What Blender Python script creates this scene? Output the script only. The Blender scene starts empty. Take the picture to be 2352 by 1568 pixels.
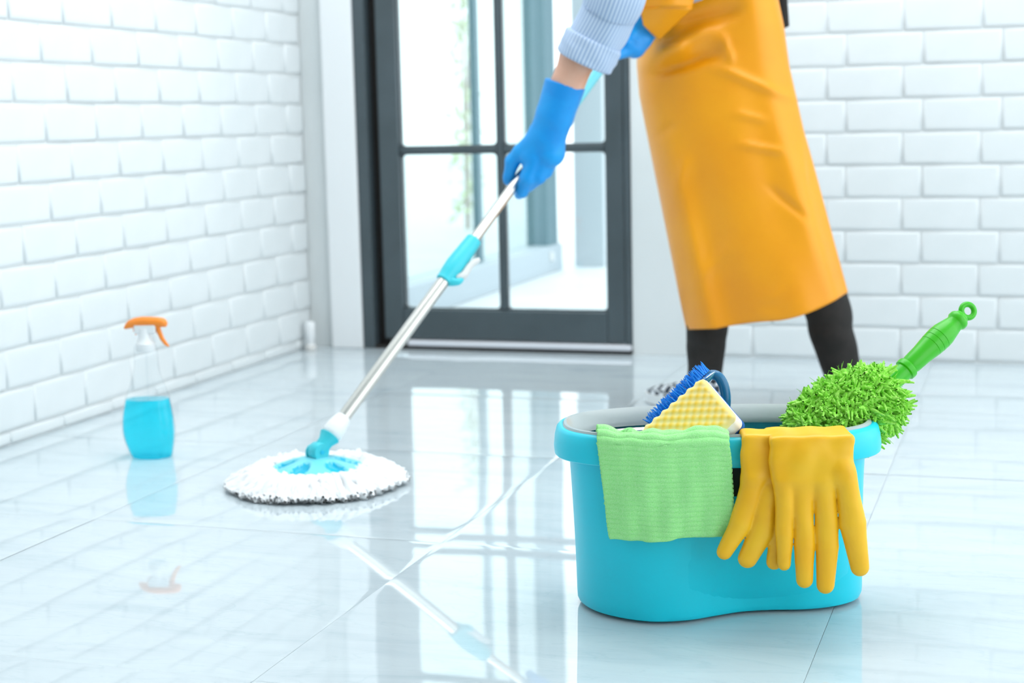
import bpy, math, random
import numpy as np
from mathutils import Vector, Matrix

random.seed(7)
rng = np.random.default_rng(7)
sc = bpy.context.scene
col = sc.collection

# ------------------------------------------------------------------ camera
FPX, CX, CY, EYE = 3600.0, 1176.0, 784.0, 0.68
RW = np.array([[0.9493, 0.0226, -0.3137],
               [0.3138, -0.1398, 0.9391],
               [-0.0226, -0.9899, -0.1398]])          # world = RW @ (right, down, forward)
_u, _s, _v = np.linalg.svd(RW); RW = _u @ _v
CAM = np.array([0.0, 0.0, EYE])
cam_data = bpy.data.cameras.new('camera')
cam = bpy.data.objects.new('camera', cam_data); col.objects.link(cam)
r_, d_, f_ = RW[:, 0], RW[:, 1], RW[:, 2]
cam.matrix_world = Matrix(((r_[0], -d_[0], -f_[0], 0), (r_[1], -d_[1], -f_[1], 0), (r_[2], -d_[2], -f_[2], EYE), (0, 0, 0, 1)))
cam_data.sensor_width = 36.0
cam_data.lens = 36.0 * FPX / 2352.0
cam_data.clip_start = 0.05
cam_data.dof.use_dof = True
cam_data.dof.focus_distance = 2.13
cam_data.dof.aperture_fstop = 4.6
sc.camera = cam

# ------------------------------------------------------------------ world and lights
world = bpy.data.worlds.new('overcast_sky'); sc.world = world
world.use_nodes = True
bg = world.node_tree.nodes['Background']
bg.inputs['Color'].default_value = (0.90, 0.97, 1.0, 1)
bg.inputs['Strength'].default_value = 1.25

def area_light(name, loc, size, power, target, color=(1, 1, 1)):
    l = bpy.data.lights.new(name, 'AREA'); l.shape = 'RECTANGLE'; l.size, l.size_y = size; l.energy = power; l.color = color
    o = bpy.data.objects.new(name, l); col.objects.link(o); o.location = loc
    o.rotation_euler = (Vector(target) - Vector(loc)).to_track_quat('-Z', 'Y').to_euler()
    return o
area_light('added_overhead_fill', (-0.6, 3.0, 2.62), (2.4, 2.0), 28, (-0.6, 3.0, 0), (0.97, 0.99, 1))  # added fill from above, not a known fixture of the room

vs = sc.view_settings
vs.view_transform = 'Standard'; vs.look = 'None'; vs.gamma = 1.0; vs.use_curve_mapping = False
vs.exposure = 1.0
sc.cycles.use_denoising = True
sc.cycles.max_bounces = 6
sc.cycles.diffuse_bounces = 3
sc.cycles.glossy_bounces = 4
sc.cycles.transmission_bounces = 5
sc.cycles.transparent_max_bounces = 16
sc.cycles.use_adaptive_sampling = True
sc.cycles.adaptive_threshold = 0.025

# ------------------------------------------------------------------ pixel helpers (photo frame 2352 x 1568)
def ray(px, py): return RW @ np.array([(px - CX) / FPX, (py - CY) / FPX, 1.0])
def atY(px, py, Y): d = ray(px, py); return CAM + d * (Y / d[1])
def onz(px, py, z=0.0): d = ray(px, py); return CAM + d * ((z - EYE) / d[2])

# ------------------------------------------------------------------ materials
def s2l(c): return tuple(((x / 255) / 12.92 if x / 255 <= 0.04045 else ((x / 255 + 0.055) / 1.055) ** 2.4) for x in c)
def mat(name, rgb, rough=0.5, metal=0.0, srgb=True, **kw):
    m = bpy.data.materials.new(name); m.use_nodes = True
    b = m.node_tree.nodes['Principled BSDF']
    c = s2l(rgb) if srgb else rgb
    b.inputs['Base Color'].default_value = (*c, 1); b.inputs['Roughness'].default_value = rough; b.inputs['Metallic'].default_value = metal
    for k, v in kw.items(): b.inputs[k.replace('_', ' ')].default_value = v
    return m
def nodes(m): return m.node_tree.nodes, m.node_tree.links, m.node_tree.nodes['Principled BSDF']
def ramp_node(N, stops):
    r = N.new('ShaderNodeValToRGB'); e = r.color_ramp.elements
    while len(e) < len(stops): e.new(0.5)
    for el, (p, c) in zip(e, stops): el.position = p; el.color = (*c, 1)
    return r
def noisy(m, c1, c2, scale=8, detail=4, stretch=(1, 1, 1), bump=0.0, bump_scale=None, coord='Object', lo=0.35, hi=0.65):
    N, L, b = nodes(m)
    tc = N.new('ShaderNodeTexCoord'); mp = N.new('ShaderNodeMapping'); mp.inputs['Scale'].default_value = stretch
    L.new(tc.outputs[coord], mp.inputs['Vector'])
    n = N.new('ShaderNodeTexNoise'); n.inputs['Scale'].default_value = scale; n.inputs['Detail'].default_value = detail
    L.new(mp.outputs['Vector'], n.inputs['Vector'])
    r = ramp_node(N, [(lo, s2l(c1)), (hi, s2l(c2))]); L.new(n.outputs['Fac'], r.inputs['Fac']); L.new(r.outputs['Color'], b.inputs['Base Color'])
    if bump:
        n2 = N.new('ShaderNodeTexNoise'); n2.inputs['Scale'].default_value = bump_scale or scale * 4; n2.inputs['Detail'].default_value = 3
        L.new(mp.outputs['Vector'], n2.inputs['Vector'])
        bp = N.new('ShaderNodeBump'); bp.inputs['Strength'].default_value = bump; bp.inputs['Distance'].default_value = 0.002
        L.new(n2.outputs['Fac'], bp.inputs['Height']); L.new(bp.outputs['Normal'], b.inputs['Normal'])
    return m

M = {}
M['brick'] = noisy(mat('white_painted_brick', (232, 236, 237), 0.32), (225, 231, 233), (230, 235, 237), 6, bump=0.10, bump_scale=40)
M['grout'] = mat('white_grout', (228, 232, 233), 0.7)
M['plaster'] = noisy(mat('white_plaster', (222, 228, 229), 0.6), (220, 226, 227), (226, 231, 232), 3)
M['front_paint'] = mat('greige_paint', (176, 172, 164), 0.7)
M['casing'] = mat('white_gloss_paint', (242, 245, 247), 0.3)
M['doorframe'] = noisy(mat('black_powder_coat', (76, 88, 94), 0.3), (66, 77, 82), (74, 86, 92), 5)
M['gap'] = mat('rubber_seal_black', (24, 20, 18), 0.6)
M['steel'] = mat('brushed_steel', (232, 233, 236), 0.24, 1.0)
M['bright_strip'] = mat('anodised_aluminium_strip', (236, 236, 242), 0.4, 0.6)
M['pole'] = mat('satin_aluminium', (206, 203, 197), 0.26, 1.0)
M['grout_floor'] = mat('pale_floor_grout', (205, 215, 220), 0.4)
M['teal'] = noisy(mat('cyan_plastic', (8, 190, 220), 0.32), (0, 208, 232), (4, 214, 238), 3)
M['teal_light'] = mat('pale_cyan_plastic', (120, 218, 234), 0.35)
M['teal_deep'] = mat('deep_cyan_and_recess_shade', (0, 190, 225), 0.35)
M['teal_mid'] = mat('turquoise_plastic', (60, 205, 220), 0.35)
M['grey_pl'] = mat('grey_plastic', (176, 186, 186), 0.28)
M['lgrey_pl'] = mat('light_grey_plastic', (222, 222, 220), 0.3)
M['white_pl'] = mat('white_plastic', (240, 243, 245), 0.35)
M['dark'] = mat('dark_shade_and_basket', (28, 45, 45), 0.6)
M['fibre_white'] = noisy(mat('white_microfibre', (248, 250, 251), 0.9), (244, 247, 249), (252, 252, 253), 60)
M['fibre_green'] = noisy(mat('lime_microfibre', (140, 220, 60), 0.75), (128, 220, 40), (184, 246, 116), 45, coord='Generated')
M['green_pl'] = mat('bright_green_plastic', (58, 188, 16), 0.32)
M['yellow_rubber'] = noisy(mat('yellow_rubber', (254, 194, 22), 0.4), (252, 186, 8), (255, 200, 34), 12)
M['blue_rubber'] = noisy(mat('blue_rubber', (0, 165, 232), 0.42), (0, 144, 226), (0, 160, 238), 14, bump=0.15, bump_scale=60)
M['apron'] = noisy(mat('orange_yellow_faux_leather', (243, 158, 2), 0.42), (240, 152, 0), (246, 162, 4), 5, bump=0.12, bump_scale=120)
M['leggings'] = noisy(mat('black_knit', (34, 30, 28), 0.85), (30, 27, 25), (40, 36, 34), 30, bump=0.2, bump_scale=200)
M['skin'] = noisy(mat('skin', (226, 172, 146), 0.5), (222, 166, 140), (232, 182, 158), 20)
M['hair'] = mat('dark_brown_hair', (40, 28, 22), 0.5)
M['sponge_white'] = mat('white_foam', (246, 246, 240), 0.85)
M['blue_pad'] = mat('blue_scouring_pad', (10, 96, 180), 0.8)
M['bristle'] = mat('blue_bristle', (20, 150, 250), 0.4)
M['blue_clear'] = mat('translucent_blue_plastic', (40, 130, 180), 0.2, Transmission_Weight=0.35)
M['orange_pl'] = mat('orange_plastic', (255, 146, 46), 0.35)
M['terrace'] = noisy(mat('white_terrace_paving', (218, 223, 226), 0.5), (214, 220, 223), (222, 227, 229), 3)
M['ext_white'] = mat('white_render', (190, 200, 206), 0.6)
M['ext_kerb'] = mat('pale_grey_kerb', (176, 188, 196), 0.6)

M['ext_frame'] = mat('slate_grey_aluminium', (96, 128, 138), 0.45)
M['ext_beige'] = mat('beige_render', (228, 214, 204), 0.7)
M['leaf'] = noisy(mat('pale_green_leaf', (196, 212, 150), 0.5), (182, 204, 130), (212, 224, 170), 8)
M['bark'] = mat('pale_bark', (150, 132, 110), 0.8)

def thin_glass(name, tint, refl=1.45):
    m = bpy.data.materials.new(name); m.use_nodes = True; N, L = m.node_tree.nodes, m.node_tree.links
    N.clear(); out = N.new('ShaderNodeOutputMaterial'); mx = N.new('ShaderNodeMixShader'); ge = N.new('ShaderNodeNewGeometry'); dt = N.new('ShaderNodeVectorMath'); dt.operation = 'DOT_PRODUCT'
    L.new(ge.outputs['Normal'], dt.inputs[0]); L.new(ge.outputs['Incoming'], dt.inputs[1]); r0 = ((refl - 1) / (refl + 1)) ** 2
    ab = N.new('ShaderNodeMath'); ab.operation = 'ABSOLUTE'; L.new(dt.outputs['Value'], ab.inputs[0]); sb = N.new('ShaderNodeMath'); sb.operation = 'SUBTRACT'; sb.inputs[0].default_value = 1; L.new(ab.outputs[0], sb.inputs[1])
    pw = N.new('ShaderNodeMath'); pw.operation = 'POWER'; pw.inputs[1].default_value = 5; L.new(sb.outputs[0], pw.inputs[0]); fr = N.new('ShaderNodeMath'); fr.operation = 'MULTIPLY_ADD'; fr.inputs[1].default_value = 1 - r0; fr.inputs[2].default_value = r0; L.new(pw.outputs[0], fr.inputs[0])
    tr = N.new('ShaderNodeBsdfTransparent'); tr.inputs['Color'].default_value = (*tint, 1); gl = N.new('ShaderNodeBsdfGlossy'); gl.inputs['Roughness'].default_value = 0.02
    L.new(fr.outputs[0], mx.inputs[0]); L.new(tr.outputs[0], mx.inputs[1]); L.new(gl.outputs[0], mx.inputs[2]); L.new(mx.outputs[0], out.inputs[0])
    return m
M['glass'] = thin_glass('clear_window_glass', (0.97, 0.99, 0.99))
M['tinted_glass'] = thin_glass('pale_green_partition_glass', (0.82, 0.885, 0.88))
M['bottle'] = thin_glass('clear_bottle_plastic', (0.985, 0.992, 0.995), 1.3)
def liquid_mat():
    m = thin_glass('blue_cleaning_liquid', (0.30, 0.95, 1.0), 1.25); N, L = m.node_tree.nodes, m.node_tree.links
    mx = next(n for n in N if n.type == 'MIX_SHADER'); tr = next(n for n in N if n.type == 'BSDF_TRANSPARENT')
    df = N.new('ShaderNodeBsdfTranslucent'); df.inputs['Color'].default_value = (0.0, 0.80, 1.0, 1); m2 = N.new('ShaderNodeMixShader'); m2.inputs[0].default_value = 0.34
    L.new(tr.outputs[0], m2.inputs[1]); L.new(df.outputs[0], m2.inputs[2]); L.new(m2.outputs[0], mx.inputs[1])
    return m
M['liquid'] = liquid_mat()

def marble():
    m = mat('polished_pale_marble', (214, 224, 228), 0.022); N, L, b = nodes(m)
    b.inputs['IOR'].default_value = 1.75
    tc = N.new('ShaderNodeTexCoord'); oi = N.new('ShaderNodeObjectInfo'); ad = N.new('ShaderNodeVectorMath'); ad.operation = 'MULTIPLY_ADD'
    cmb = N.new('ShaderNodeCombineXYZ'); ml = N.new('ShaderNodeMath'); ml.operation = 'MULTIPLY'; ml.inputs[1].default_value = 37.0
    L.new(oi.outputs['Random'], ml.inputs[0]); L.new(ml.outputs[0], cmb.inputs[0]); L.new(ml.outputs[0], cmb.inputs[1])
    L.new(tc.outputs['Object'], ad.inputs[0]); ad.inputs[1].default_value = (1.3, 5.5, 1); L.new(cmb.outputs[0], ad.inputs[2])
    n1 = N.new('ShaderNodeTexNoise'); n1.inputs['Scale'].default_value = 1.6; n1.inputs['Detail'].default_value = 9; n1.inputs['Roughness'].default_value = 0.62; n1.inputs['Distortion'].default_value = 1.1
    L.new(ad.outputs[0], n1.inputs['Vector'])
    r1 = ramp_node(N, [(0.28, s2l((188, 202, 209))), (0.46, s2l((202, 213, 219))), (0.62, s2l((207, 218, 223))), (0.8, s2l((198, 210, 216)))])
    L.new(n1.outputs['Fac'], r1.inputs['Fac'])
    n2 = N.new('ShaderNodeTexNoise'); n2.inputs['Scale'].default_value = 2.3; n2.inputs['Detail'].default_value = 6; n2.inputs['Distortion'].default_value = 2.0
    L.new(ad.outputs[0], n2.inputs['Vector'])
    r2 = ramp_node(N, [(0.485, (1, 1, 1)), (0.5, (0.90, 0.93, 0.94)), (0.515, (1, 1, 1))]); L.new(n2.outputs['Fac'], r2.inputs['Fac'])
    mx = N.new('ShaderNodeMix'); mx.data_type = 'RGBA'; mx.blend_type = 'MULTIPLY'; mx.inputs[0].default_value = 0.8
    L.new(r1.outputs['Color'], mx.inputs[6]); L.new(r2.outputs['Color'], mx.inputs[7]); L.new(mx.outputs[2], b.inputs['Base Color'])
    return m
M['marble'] = marble()

def stripes(name, c1, c2, freq, axis=0, sharp=0.12, rough=0.8):
    m = mat(name, c1, rough); N, L, b = nodes(m)
    tc = N.new('ShaderNodeTexCoord'); sp = N.new('ShaderNodeSeparateXYZ'); L.new(tc.outputs['UV'], sp.inputs[0])
    mu = N.new('ShaderNodeMath'); mu.operation = 'MULTIPLY'; mu.inputs[1].default_value = freq * 2 * math.pi; L.new(sp.outputs[axis], mu.inputs[0])
    sn = N.new('ShaderNodeMath'); sn.operation = 'SINE'; L.new(mu.outputs[0], sn.inputs[0])
    mr = N.new('ShaderNodeMapRange'); mr.inputs[1].default_value = -1; mr.inputs[2].default_value = 1; L.new(sn.outputs[0], mr.inputs[0])
    r = ramp_node(N, [(0.5 - sharp, s2l(c1)), (0.5 + sharp, s2l(c2))]); L.new(mr.outputs[0], r.inputs['Fac']); L.new(r.outputs['Color'], b.inputs['Base Color'])
    return m
M['shirt'] = stripes('blue_white_striped_cotton', (146, 172, 208), (204, 218, 236), 46, 0, 0.45)

def checker(name, c1, c2, scale):
    m = mat(name, c1, 0.7); N, L, b = nodes(m)
    tc = N.new('ShaderNodeTexCoord'); mp = N.new('ShaderNodeMapping'); mp.inputs['Rotation'].default_value = (0, 0, 0.7); ck = N.new('ShaderNodeTexChecker'); ck.inputs['Scale'].default_value = scale
    ck.inputs['Color1'].default_value = (*s2l(c1), 1); ck.inputs['Color2'].default_value = (*s2l(c2), 1)
    L.new(tc.outputs['Object'], mp.inputs[0]); L.new(mp.outputs[0], ck.inputs['Vector']); L.new(ck.outputs['Color'], b.inputs['Base Color'])
    return m
M['checker'] = checker('checked_canvas', (44, 52, 66), (226, 232, 238), 62)

def towel():
    m = mat('pale_green_ribbed_microfibre', (140, 226, 128), 0.95); N, L, b = nodes(m)
    tc = N.new('ShaderNodeTexCoord'); n = N.new('ShaderNodeTexNoise'); n.inputs['Scale'].default_value = 900; n.inputs['Detail'].default_value = 2
    L.new(tc.outputs['Object'], n.inputs['Vector'])
    r = ramp_node(N, [(0.30, s2l((150, 244, 138))), (0.70, s2l((190, 254, 178)))]); L.new(n.outputs['Fac'], r.inputs['Fac'])
    L.new(r.outputs['Color'], b.inputs['Base Color'])
    bp = N.new('ShaderNodeBump'); bp.inputs['Strength'].default_value = 0.6; bp.inputs['Distance'].default_value = 0.0015; L.new(n.outputs['Fac'], bp.inputs['Height']); L.new(bp.outputs['Normal'], b.inputs['Normal'])
    return m
M['towel'] = towel()

def sponge_yellow():
    m = mat('yellow_egg_crate_foam', (255, 214, 90), 0.85); N, L, b = nodes(m)
    at = N.new('ShaderNodeAttribute'); at.attribute_name = 'peak'
    r = ramp_node(N, [(0.0, s2l((255, 236, 170))), (0.5, s2l((255, 224, 122))), (1.0, s2l((255, 206, 56)))]); L.new(at.outputs['Fac'], r.inputs['Fac']); L.new(r.outputs['Color'], b.inputs['Base Color'])
    return m
M['sponge_yellow'] = sponge_yellow()

# ------------------------------------------------------------------ mesh helpers
def link(name, me, m=None, parent=None, smooth=False):
    o = bpy.data.objects.new(name, me); col.objects.link(o)
    if m is not None and len(me.materials) == 0: me.materials.append(M[m] if isinstance(m, str) else m)
    if parent is not None: o.parent = parent
    if smooth: me.polygons.foreach_set('use_smooth', [True] * len(me.polygons)); me.update()
    return o
def mesh(name, v, f):
    me = bpy.data.meshes.new(name); me.from_pydata([tuple(map(float, p)) for p in v], [], [tuple(map(int, q)) for q in f]); me.update(); return me
def obj(name, v, f, m, parent=None, smooth=False): return link(name, mesh(name, v, f), m, parent, smooth)
def empty(name, loc=(0, 0, 0), label=None, cat=None, group=None, kind=None, parent=None):
    o = bpy.data.objects.new(name, None); col.objects.link(o); o.location = tuple(map(float, loc)); o.empty_display_size = 0.05
    if parent: o.parent = parent
    return tag(o, label, cat, group, kind)
def tag(o, label=None, cat=None, group=None, kind=None):
    for k, v in (('label', label), ('category', cat), ('group', group), ('kind', kind)):
        if v: o[k] = v
    return o
def box_vf(x0, x1, y0, y1, z0, z1):
    v = [(x, y, z) for z in (z0, z1) for y in (y0, y1) for x in (x0, x1)]
    return v, [(0, 2, 3, 1), (4, 5, 7, 6), (0, 1, 5, 4), (2, 6, 7, 3), (0, 4, 6, 2), (1, 3, 7, 5)]
def join(parts):
    V, F = [], []
    for v, f in parts:
        n = len(V); V += list(v); F += [tuple(i + n for i in q) for q in f]
    return V, F
def box(name, x0, x1, y0, y1, z0, z1, m, parent=None, bevel=0.0, loc=None):
    v, f = box_vf(x0, x1, y0, y1, z0, z1); o = obj(name, v, f, m, parent)
    if bevel:
        b = o.modifiers.new('bevel', 'BEVEL'); b.width = bevel; b.segments = 2; b.limit_method = 'ANGLE'
    return o
def loft_vf(rings, closed=True, cap0=False, cap1=False):
    n = len(rings[0]); V = [p for r in rings for p in r]; F = []
    for i in range(len(rings) - 1):
        for j in range(n if closed else n - 1):
            k = (j + 1) % n
            F.append((i * n + j, i * n + k, (i + 1) * n + k, (i + 1) * n + j))
    if cap0: F.append(tuple(reversed(range(n))))
    if cap1: F.append(tuple(range((len(rings) - 1) * n, len(rings) * n)))
    return V, F
def frames(P):
    P = [np.asarray(p, float) for p in P]; T = []
    for i in range(len(P)):
        t = P[min(i + 1, len(P) - 1)] - P[max(i - 1, 0)]; T.append(t / (np.linalg.norm(t) + 1e-12))
    a = np.array([0, 0, 1.0]) if abs(T[0][2]) < 0.9 else np.array([1.0, 0, 0])
    n = a - T[0] * a.dot(T[0]); n /= np.linalg.norm(n); out = []
    for i in range(len(P)):
        n = n - T[i] * n.dot(T[i]); n /= np.linalg.norm(n); out.append((P[i], n, np.cross(T[i], n)))
    return out
def tube_vf(P, R, seg=16, caps=True, flat=None):
    rings = []
    if np.isscalar(R): R = [R] * len(P)
    for (p, n, b), r in zip(frames(P), R):
        rings.append([p + r * (math.cos(a) * n + math.sin(a) * b) for a in (2 * math.pi * k / seg for k in range(seg))])
    return loft_vf(rings, True, caps, caps)
def tube(name, P, R, m, parent=None, seg=16, smooth=True, caps=True):
    v, f = tube_vf(P, R, seg, caps); o = obj(name, v, f, m, parent, smooth)
    if smooth: auto(o)
    return o
def auto(o, ang=0.7):
    me = o.data; me.polygons.foreach_set('use_smooth', [True] * len(me.polygons)); me.set_sharp_from_angle(angle=ang); return o
def lathe(name, prof, m, parent=None, seg=32, origin=(0, 0, 0), axis=(0, 0, 1)):
    o3 = np.asarray(origin, float); ax = np.asarray(axis, float); ax /= np.linalg.norm(ax)
    n = np.array([1.0, 0, 0]) if abs(ax[0]) < 0.9 else np.array([0, 1.0, 0]); n -= ax * n.dot(ax); n /= np.linalg.norm(n); b = np.cross(ax, n)
    rings = [[o3 + ax * h + max(r, 1e-5) * (math.cos(a) * n + math.sin(a) * b) for a in (2 * math.pi * k / seg for k in range(seg))] for r, h in prof]
    v, f = loft_vf(rings, True, True, True); return auto(obj(name, v, f, m, parent, True))
def spline(pts, n):
    P = [np.asarray(p, float) for p in pts]; out = []
    Q = [2 * P[0] - P[1]] + P + [2 * P[-1] - P[-2]]
    for i in range(n):
        t = i / (n - 1) * (len(P) - 1); k = min(int(t), len(P) - 2); t -= k
        a, b, c, d = Q[k], Q[k + 1], Q[k + 2], Q[k + 3]
        out.append(0.5 * ((2 * b) + (c - a) * t + (2 * a - 5 * b + 4 * c - d) * t * t + (3 * b - a - 3 * c + d) * t ** 3))
    return out

# distance-field bodies (hands, gloves, figure): smooth union of tapered capsules -> surface nets
def smin(a, b, k): h = np.clip(0.5 + 0.5 * (b - a) / k, 0, 1); return b * (1 - h) + a * h - k * h * (1 - h)
def d_caps(P, a, b, ra, rb, flat=None):
    a = np.asarray(a, float); b = np.asarray(b, float); ba = b - a
    t = np.clip(((P - a) @ ba) / (ba @ ba + 1e-12), 0, 1); q = P - a - t[..., None] * ba
    if flat is not None:
        n, s = flat; n = np.asarray(n, float); n = n / np.linalg.norm(n); q = q + (q @ n)[..., None] * n * (s - 1)
    return np.linalg.norm(q, axis=-1) - (ra + (rb - ra) * t)
def d_box(P, c, half, r, axes=None):
    q = P - np.asarray(c, float)
    if axes is not None: q = q @ np.asarray(axes, float).T
    q = np.abs(q) - (np.asarray(half, float) - r)
    return np.linalg.norm(np.maximum(q, 0), axis=-1) + np.minimum(q.max(-1), 0) - r
def surface_nets(fn, lo, hi, h, relax=1):
    lo = np.asarray(lo, float); hi = np.asarray(hi, float); n = np.ceil((hi - lo) / h).astype(int) + 1
    ax = [lo[i] + h * np.arange(n[i]) for i in range(3)]
    P = np.stack(np.meshgrid(*ax, indexing='ij'), -1); D = fn(P)
    s = D < 0; nx, ny, nz = D.shape
    cell = np.zeros((nx - 1, ny - 1, nz - 1), int); C = {}
    for dx in (0, 1):
        for dy in (0, 1):
            for dz in (0, 1): C[(dx, dy, dz)] = (slice(dx, nx - 1 + dx), slice(dy, ny - 1 + dy), slice(dz, nz - 1 + dz)); cell += s[C[(dx, dy, dz)]]
    act = (cell > 0) & (cell < 8); idx = -np.ones(act.shape, int); idx[act] = np.arange(act.sum())
    acc = np.zeros((*act.shape, 3)); cnt = np.zeros(act.shape)
    for a in range(3):
        for u in (0, 1):
            for w in (0, 1):
                k0 = [u, w]; k0.insert(a, 0); k1 = [u, w]; k1.insert(a, 1); d0 = D[C[tuple(k0)]]; d1 = D[C[tuple(k1)]]
                cr = (d0 < 0) != (d1 < 0); t = np.where(cr, d0 / np.where(cr, d0 - d1, 1), 0); p = np.zeros((*act.shape, 3))
                p[..., :] = k0; p[..., a] = t; acc += np.where(cr[..., None], p, 0); cnt += cr
    base = np.stack(np.meshgrid(*[np.arange(k) for k in act.shape], indexing='ij'), -1)
    V = lo + h * (base[act] + acc[act] / cnt[act][:, None]); F = []
    for a in range(3):
        b, c = [(1, 2), (2, 0), (0, 1)][a]; sl0 = [slice(None)] * 3; sl1 = [slice(None)] * 3; sl0[a] = slice(0, -1); sl1[a] = slice(1, None)
        s0 = s[tuple(sl0)]; s1 = s[tuple(sl1)]
        for flip, mask in ((False, s0 & ~s1), (True, ~s0 & s1)):
            I = np.argwhere(mask); I = I[(I[:, b] > 0) & (I[:, c] > 0) & (I[:, b] < D.shape[b] - 1) & (I[:, c] < D.shape[c] - 1)]
            if len(I) == 0: continue
            e = np.eye(3, dtype=int); q = [idx[tuple((I - e[b] - e[c]).T)], idx[tuple((I - e[c]).T)], idx[tuple(I.T)], idx[tuple((I - e[b]).T)]]
            Q = np.stack(q, 1); F.append(Q[:, ::-1] if flip else Q)
    F = np.concatenate(F); F = F[(F >= 0).all(1)]
    for _ in range(relax):
        S = np.zeros_like(V); N = np.zeros(len(V))
        for i in range(4):
            np.add.at(S, F[:, i], V[F[:, (i + 1) % 4]]); np.add.at(N, F[:, i], 1)
            np.add.at(S, F[:, i], V[F[:, (i + 3) % 4]]); np.add.at(N, F[:, i], 1)
        V = 0.4 * V + 0.6 * S / np.maximum(N, 1)[:, None]
    return V, F
def strands_vf(paths, R, sides=4):
    """many thin strands at once: paths (N,K,3), R (N,K)"""
    Nn, K, _ = paths.shape; T = np.gradient(paths, axis=1); T /= np.linalg.norm(T, axis=-1, keepdims=True) + 1e-9
    ref = np.where(np.abs(T[..., 2:3]) < 0.8, np.array([0, 0, 1.0]), np.array([1.0, 0, 0])); n = np.cross(T, ref); n /= np.linalg.norm(n, axis=-1, keepdims=True) + 1e-9; b = np.cross(T, n)
    a = 2 * np.pi * np.arange(sides) / sides
    V = paths[:, :, None, :] + R[:, :, None, None] * (np.cos(a)[None, None, :, None] * n[:, :, None, :] + np.sin(a)[None, None, :, None] * b[:, :, None, :])
    V = V.reshape(-1, 3); i, k, j = np.meshgrid(np.arange(Nn), np.arange(K - 1), np.arange(sides), indexing='ij'); j2 = (j + 1) % sides
    id_ = lambda kk, jj: (i * K + kk) * sides + jj
    F = np.stack([id_(k, j), id_(k, j2), id_(k + 1, j2), id_(k + 1, j)], -1).reshape(-1, 4)
    return V, F

# ================================================================== SETTING
WX, WY = -2.12, 4.38          # left wall plane, back wall plane
# floor: grout slab with pillowed polished tiles
TS, GX, GY, J = 0.655, -0.905, 1.668, 0.0006
v, f = box_vf(WX - 0.2, 2.4, -1.2, WY, -0.08, -0.0022)
floor = tag(obj('floor', v, f, 'grout_floor'), 'polished pale marble tile floor', kind='structure')
e = [0, .004, .012, .03, .06, .10, .15]
grid = sorted(set([round(x, 4) for x in e] + [round(TS - J - x, 4) for x in e]))
def tile_mesh(name, x1, y1, seed):
    gx = [g for g in grid if g < x1 - 0.003] + [x1]; gy = [g for g in grid if g < y1 - 0.003] + [y1]
    rr = random.Random(seed); k1, k2, ph = rr.uniform(-.0005, .0005), rr.uniform(-.0005, .0005), rr.uniform(0, 6)
    def hgt(x, y):
        d = min(x, TS - J - x); e2 = min(y, TS - J - y); w = 0.16; z = 0
        for q in (d, e2):
            if q < w: z -= 0.00062 * (1 - q / w) ** 2
            if q < 0.003: z -= 0.00018
        return z + 0.00006 * math.sin(11 * x + ph) * math.sin(9 * y + 2 * ph)
    V = [(x, y, hgt(x, y)) for y in gy for x in gx]; n = len(gx)
    F = [(j * n + i, j * n + i + 1, (j + 1) * n + i + 1, (j + 1) * n + i) for j in range(len(gy) - 1) for i in range(n - 1)]
    me = mesh(name, V, F); me.materials.append(M['marble']); me.polygons.foreach_set('use_smooth', [True] * len(me.polygons)); return me
tms = [tile_mesh('tile', TS - J, TS - J, s) for s in range(4)]
ix0 = math.floor((WX - GX) / TS); iy0 = math.floor((-1.0 - GY) / TS)
for i in range(ix0, 5):
    for j in range(iy0, 5):
        x0, y0 = GX + i * TS, GY + j * TS
        if y0 > WY - 0.01: continue
        me = random.choice(tms) if y0 + TS <= WY else tile_mesh('tile', TS - J, WY - y0, 9)
        t = link('tile', me, None, floor); t.location = (x0, y0, 0)
        t.rotation_euler = (random.uniform(-1, 1) * 0.0004, random.uniform(-1, 1) * 0.0004, 0)

# brick pieces
BW, BH, BD, JT = 0.2025, 0.0888, 0.0055, 0.0045
def brick_mesh(w, h=BH, bev=0.006):
    g = JT / 2; V = []
    for ins, d in ((g, 0.0), (g + 0.0012, BD * 0.62), (g + bev * 0.5, BD * 0.92), (g + bev + 0.004, BD)):
        V += [(ins, -d, ins), (w - ins, -d, ins), (w - ins, -d, h - ins), (ins, -d, h - ins)]
    F = [(12, 13, 14, 15)]
    for r in range(3):
        for k in range(4): F.append((r * 4 + k, r * 4 + (k + 1) % 4, r * 4 + 4 + (k + 1) % 4, r * 4 + 4 + k))
    me = mesh('brick', V, F); me.materials.append(M['brick']); me.polygons.foreach_set('use_smooth', [True] * len(me.polygons)); return me
_bm = {}
def bm_(w, h=BH):
    k = (round(w, 3), round(h, 3))
    if k not in _bm: _bm[k] = brick_mesh(*k)
    return _bm[k]
def lay(wall, s0, s1, zoff, first, shift, place, near, ztop):
    """rows of bricks from s0 to s1; those in or near view are pieces, the rest one field"""
    rest = []; r = -1
    while True:
        z = zoff + r * BH; r += 1
        if z > ztop: break
        zz, hh = (max(z, 0.0), BH) if z >= 0 else (0.0, BH + z)
        if hh < 0.02: continue
        s = first + (shift if r % 2 else 0); s -= BW * math.ceil((s - s0) / BW)
        while s < s1:
            a, b = max(s, s0), min(s + BW, s1); s += BW
            if b - a < 0.03: continue
            me = bm_(b - a, hh); jit = (random.uniform(-.6, .6) * 1e-3, random.uniform(-1, 1) * .004, random.uniform(-1, 1) * .006)
            if near(a, b, zz): place(link('brick', me, None, wall), a, zz, jit)
            else: rest.append((a, zz, me, jit))
    return rest
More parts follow.
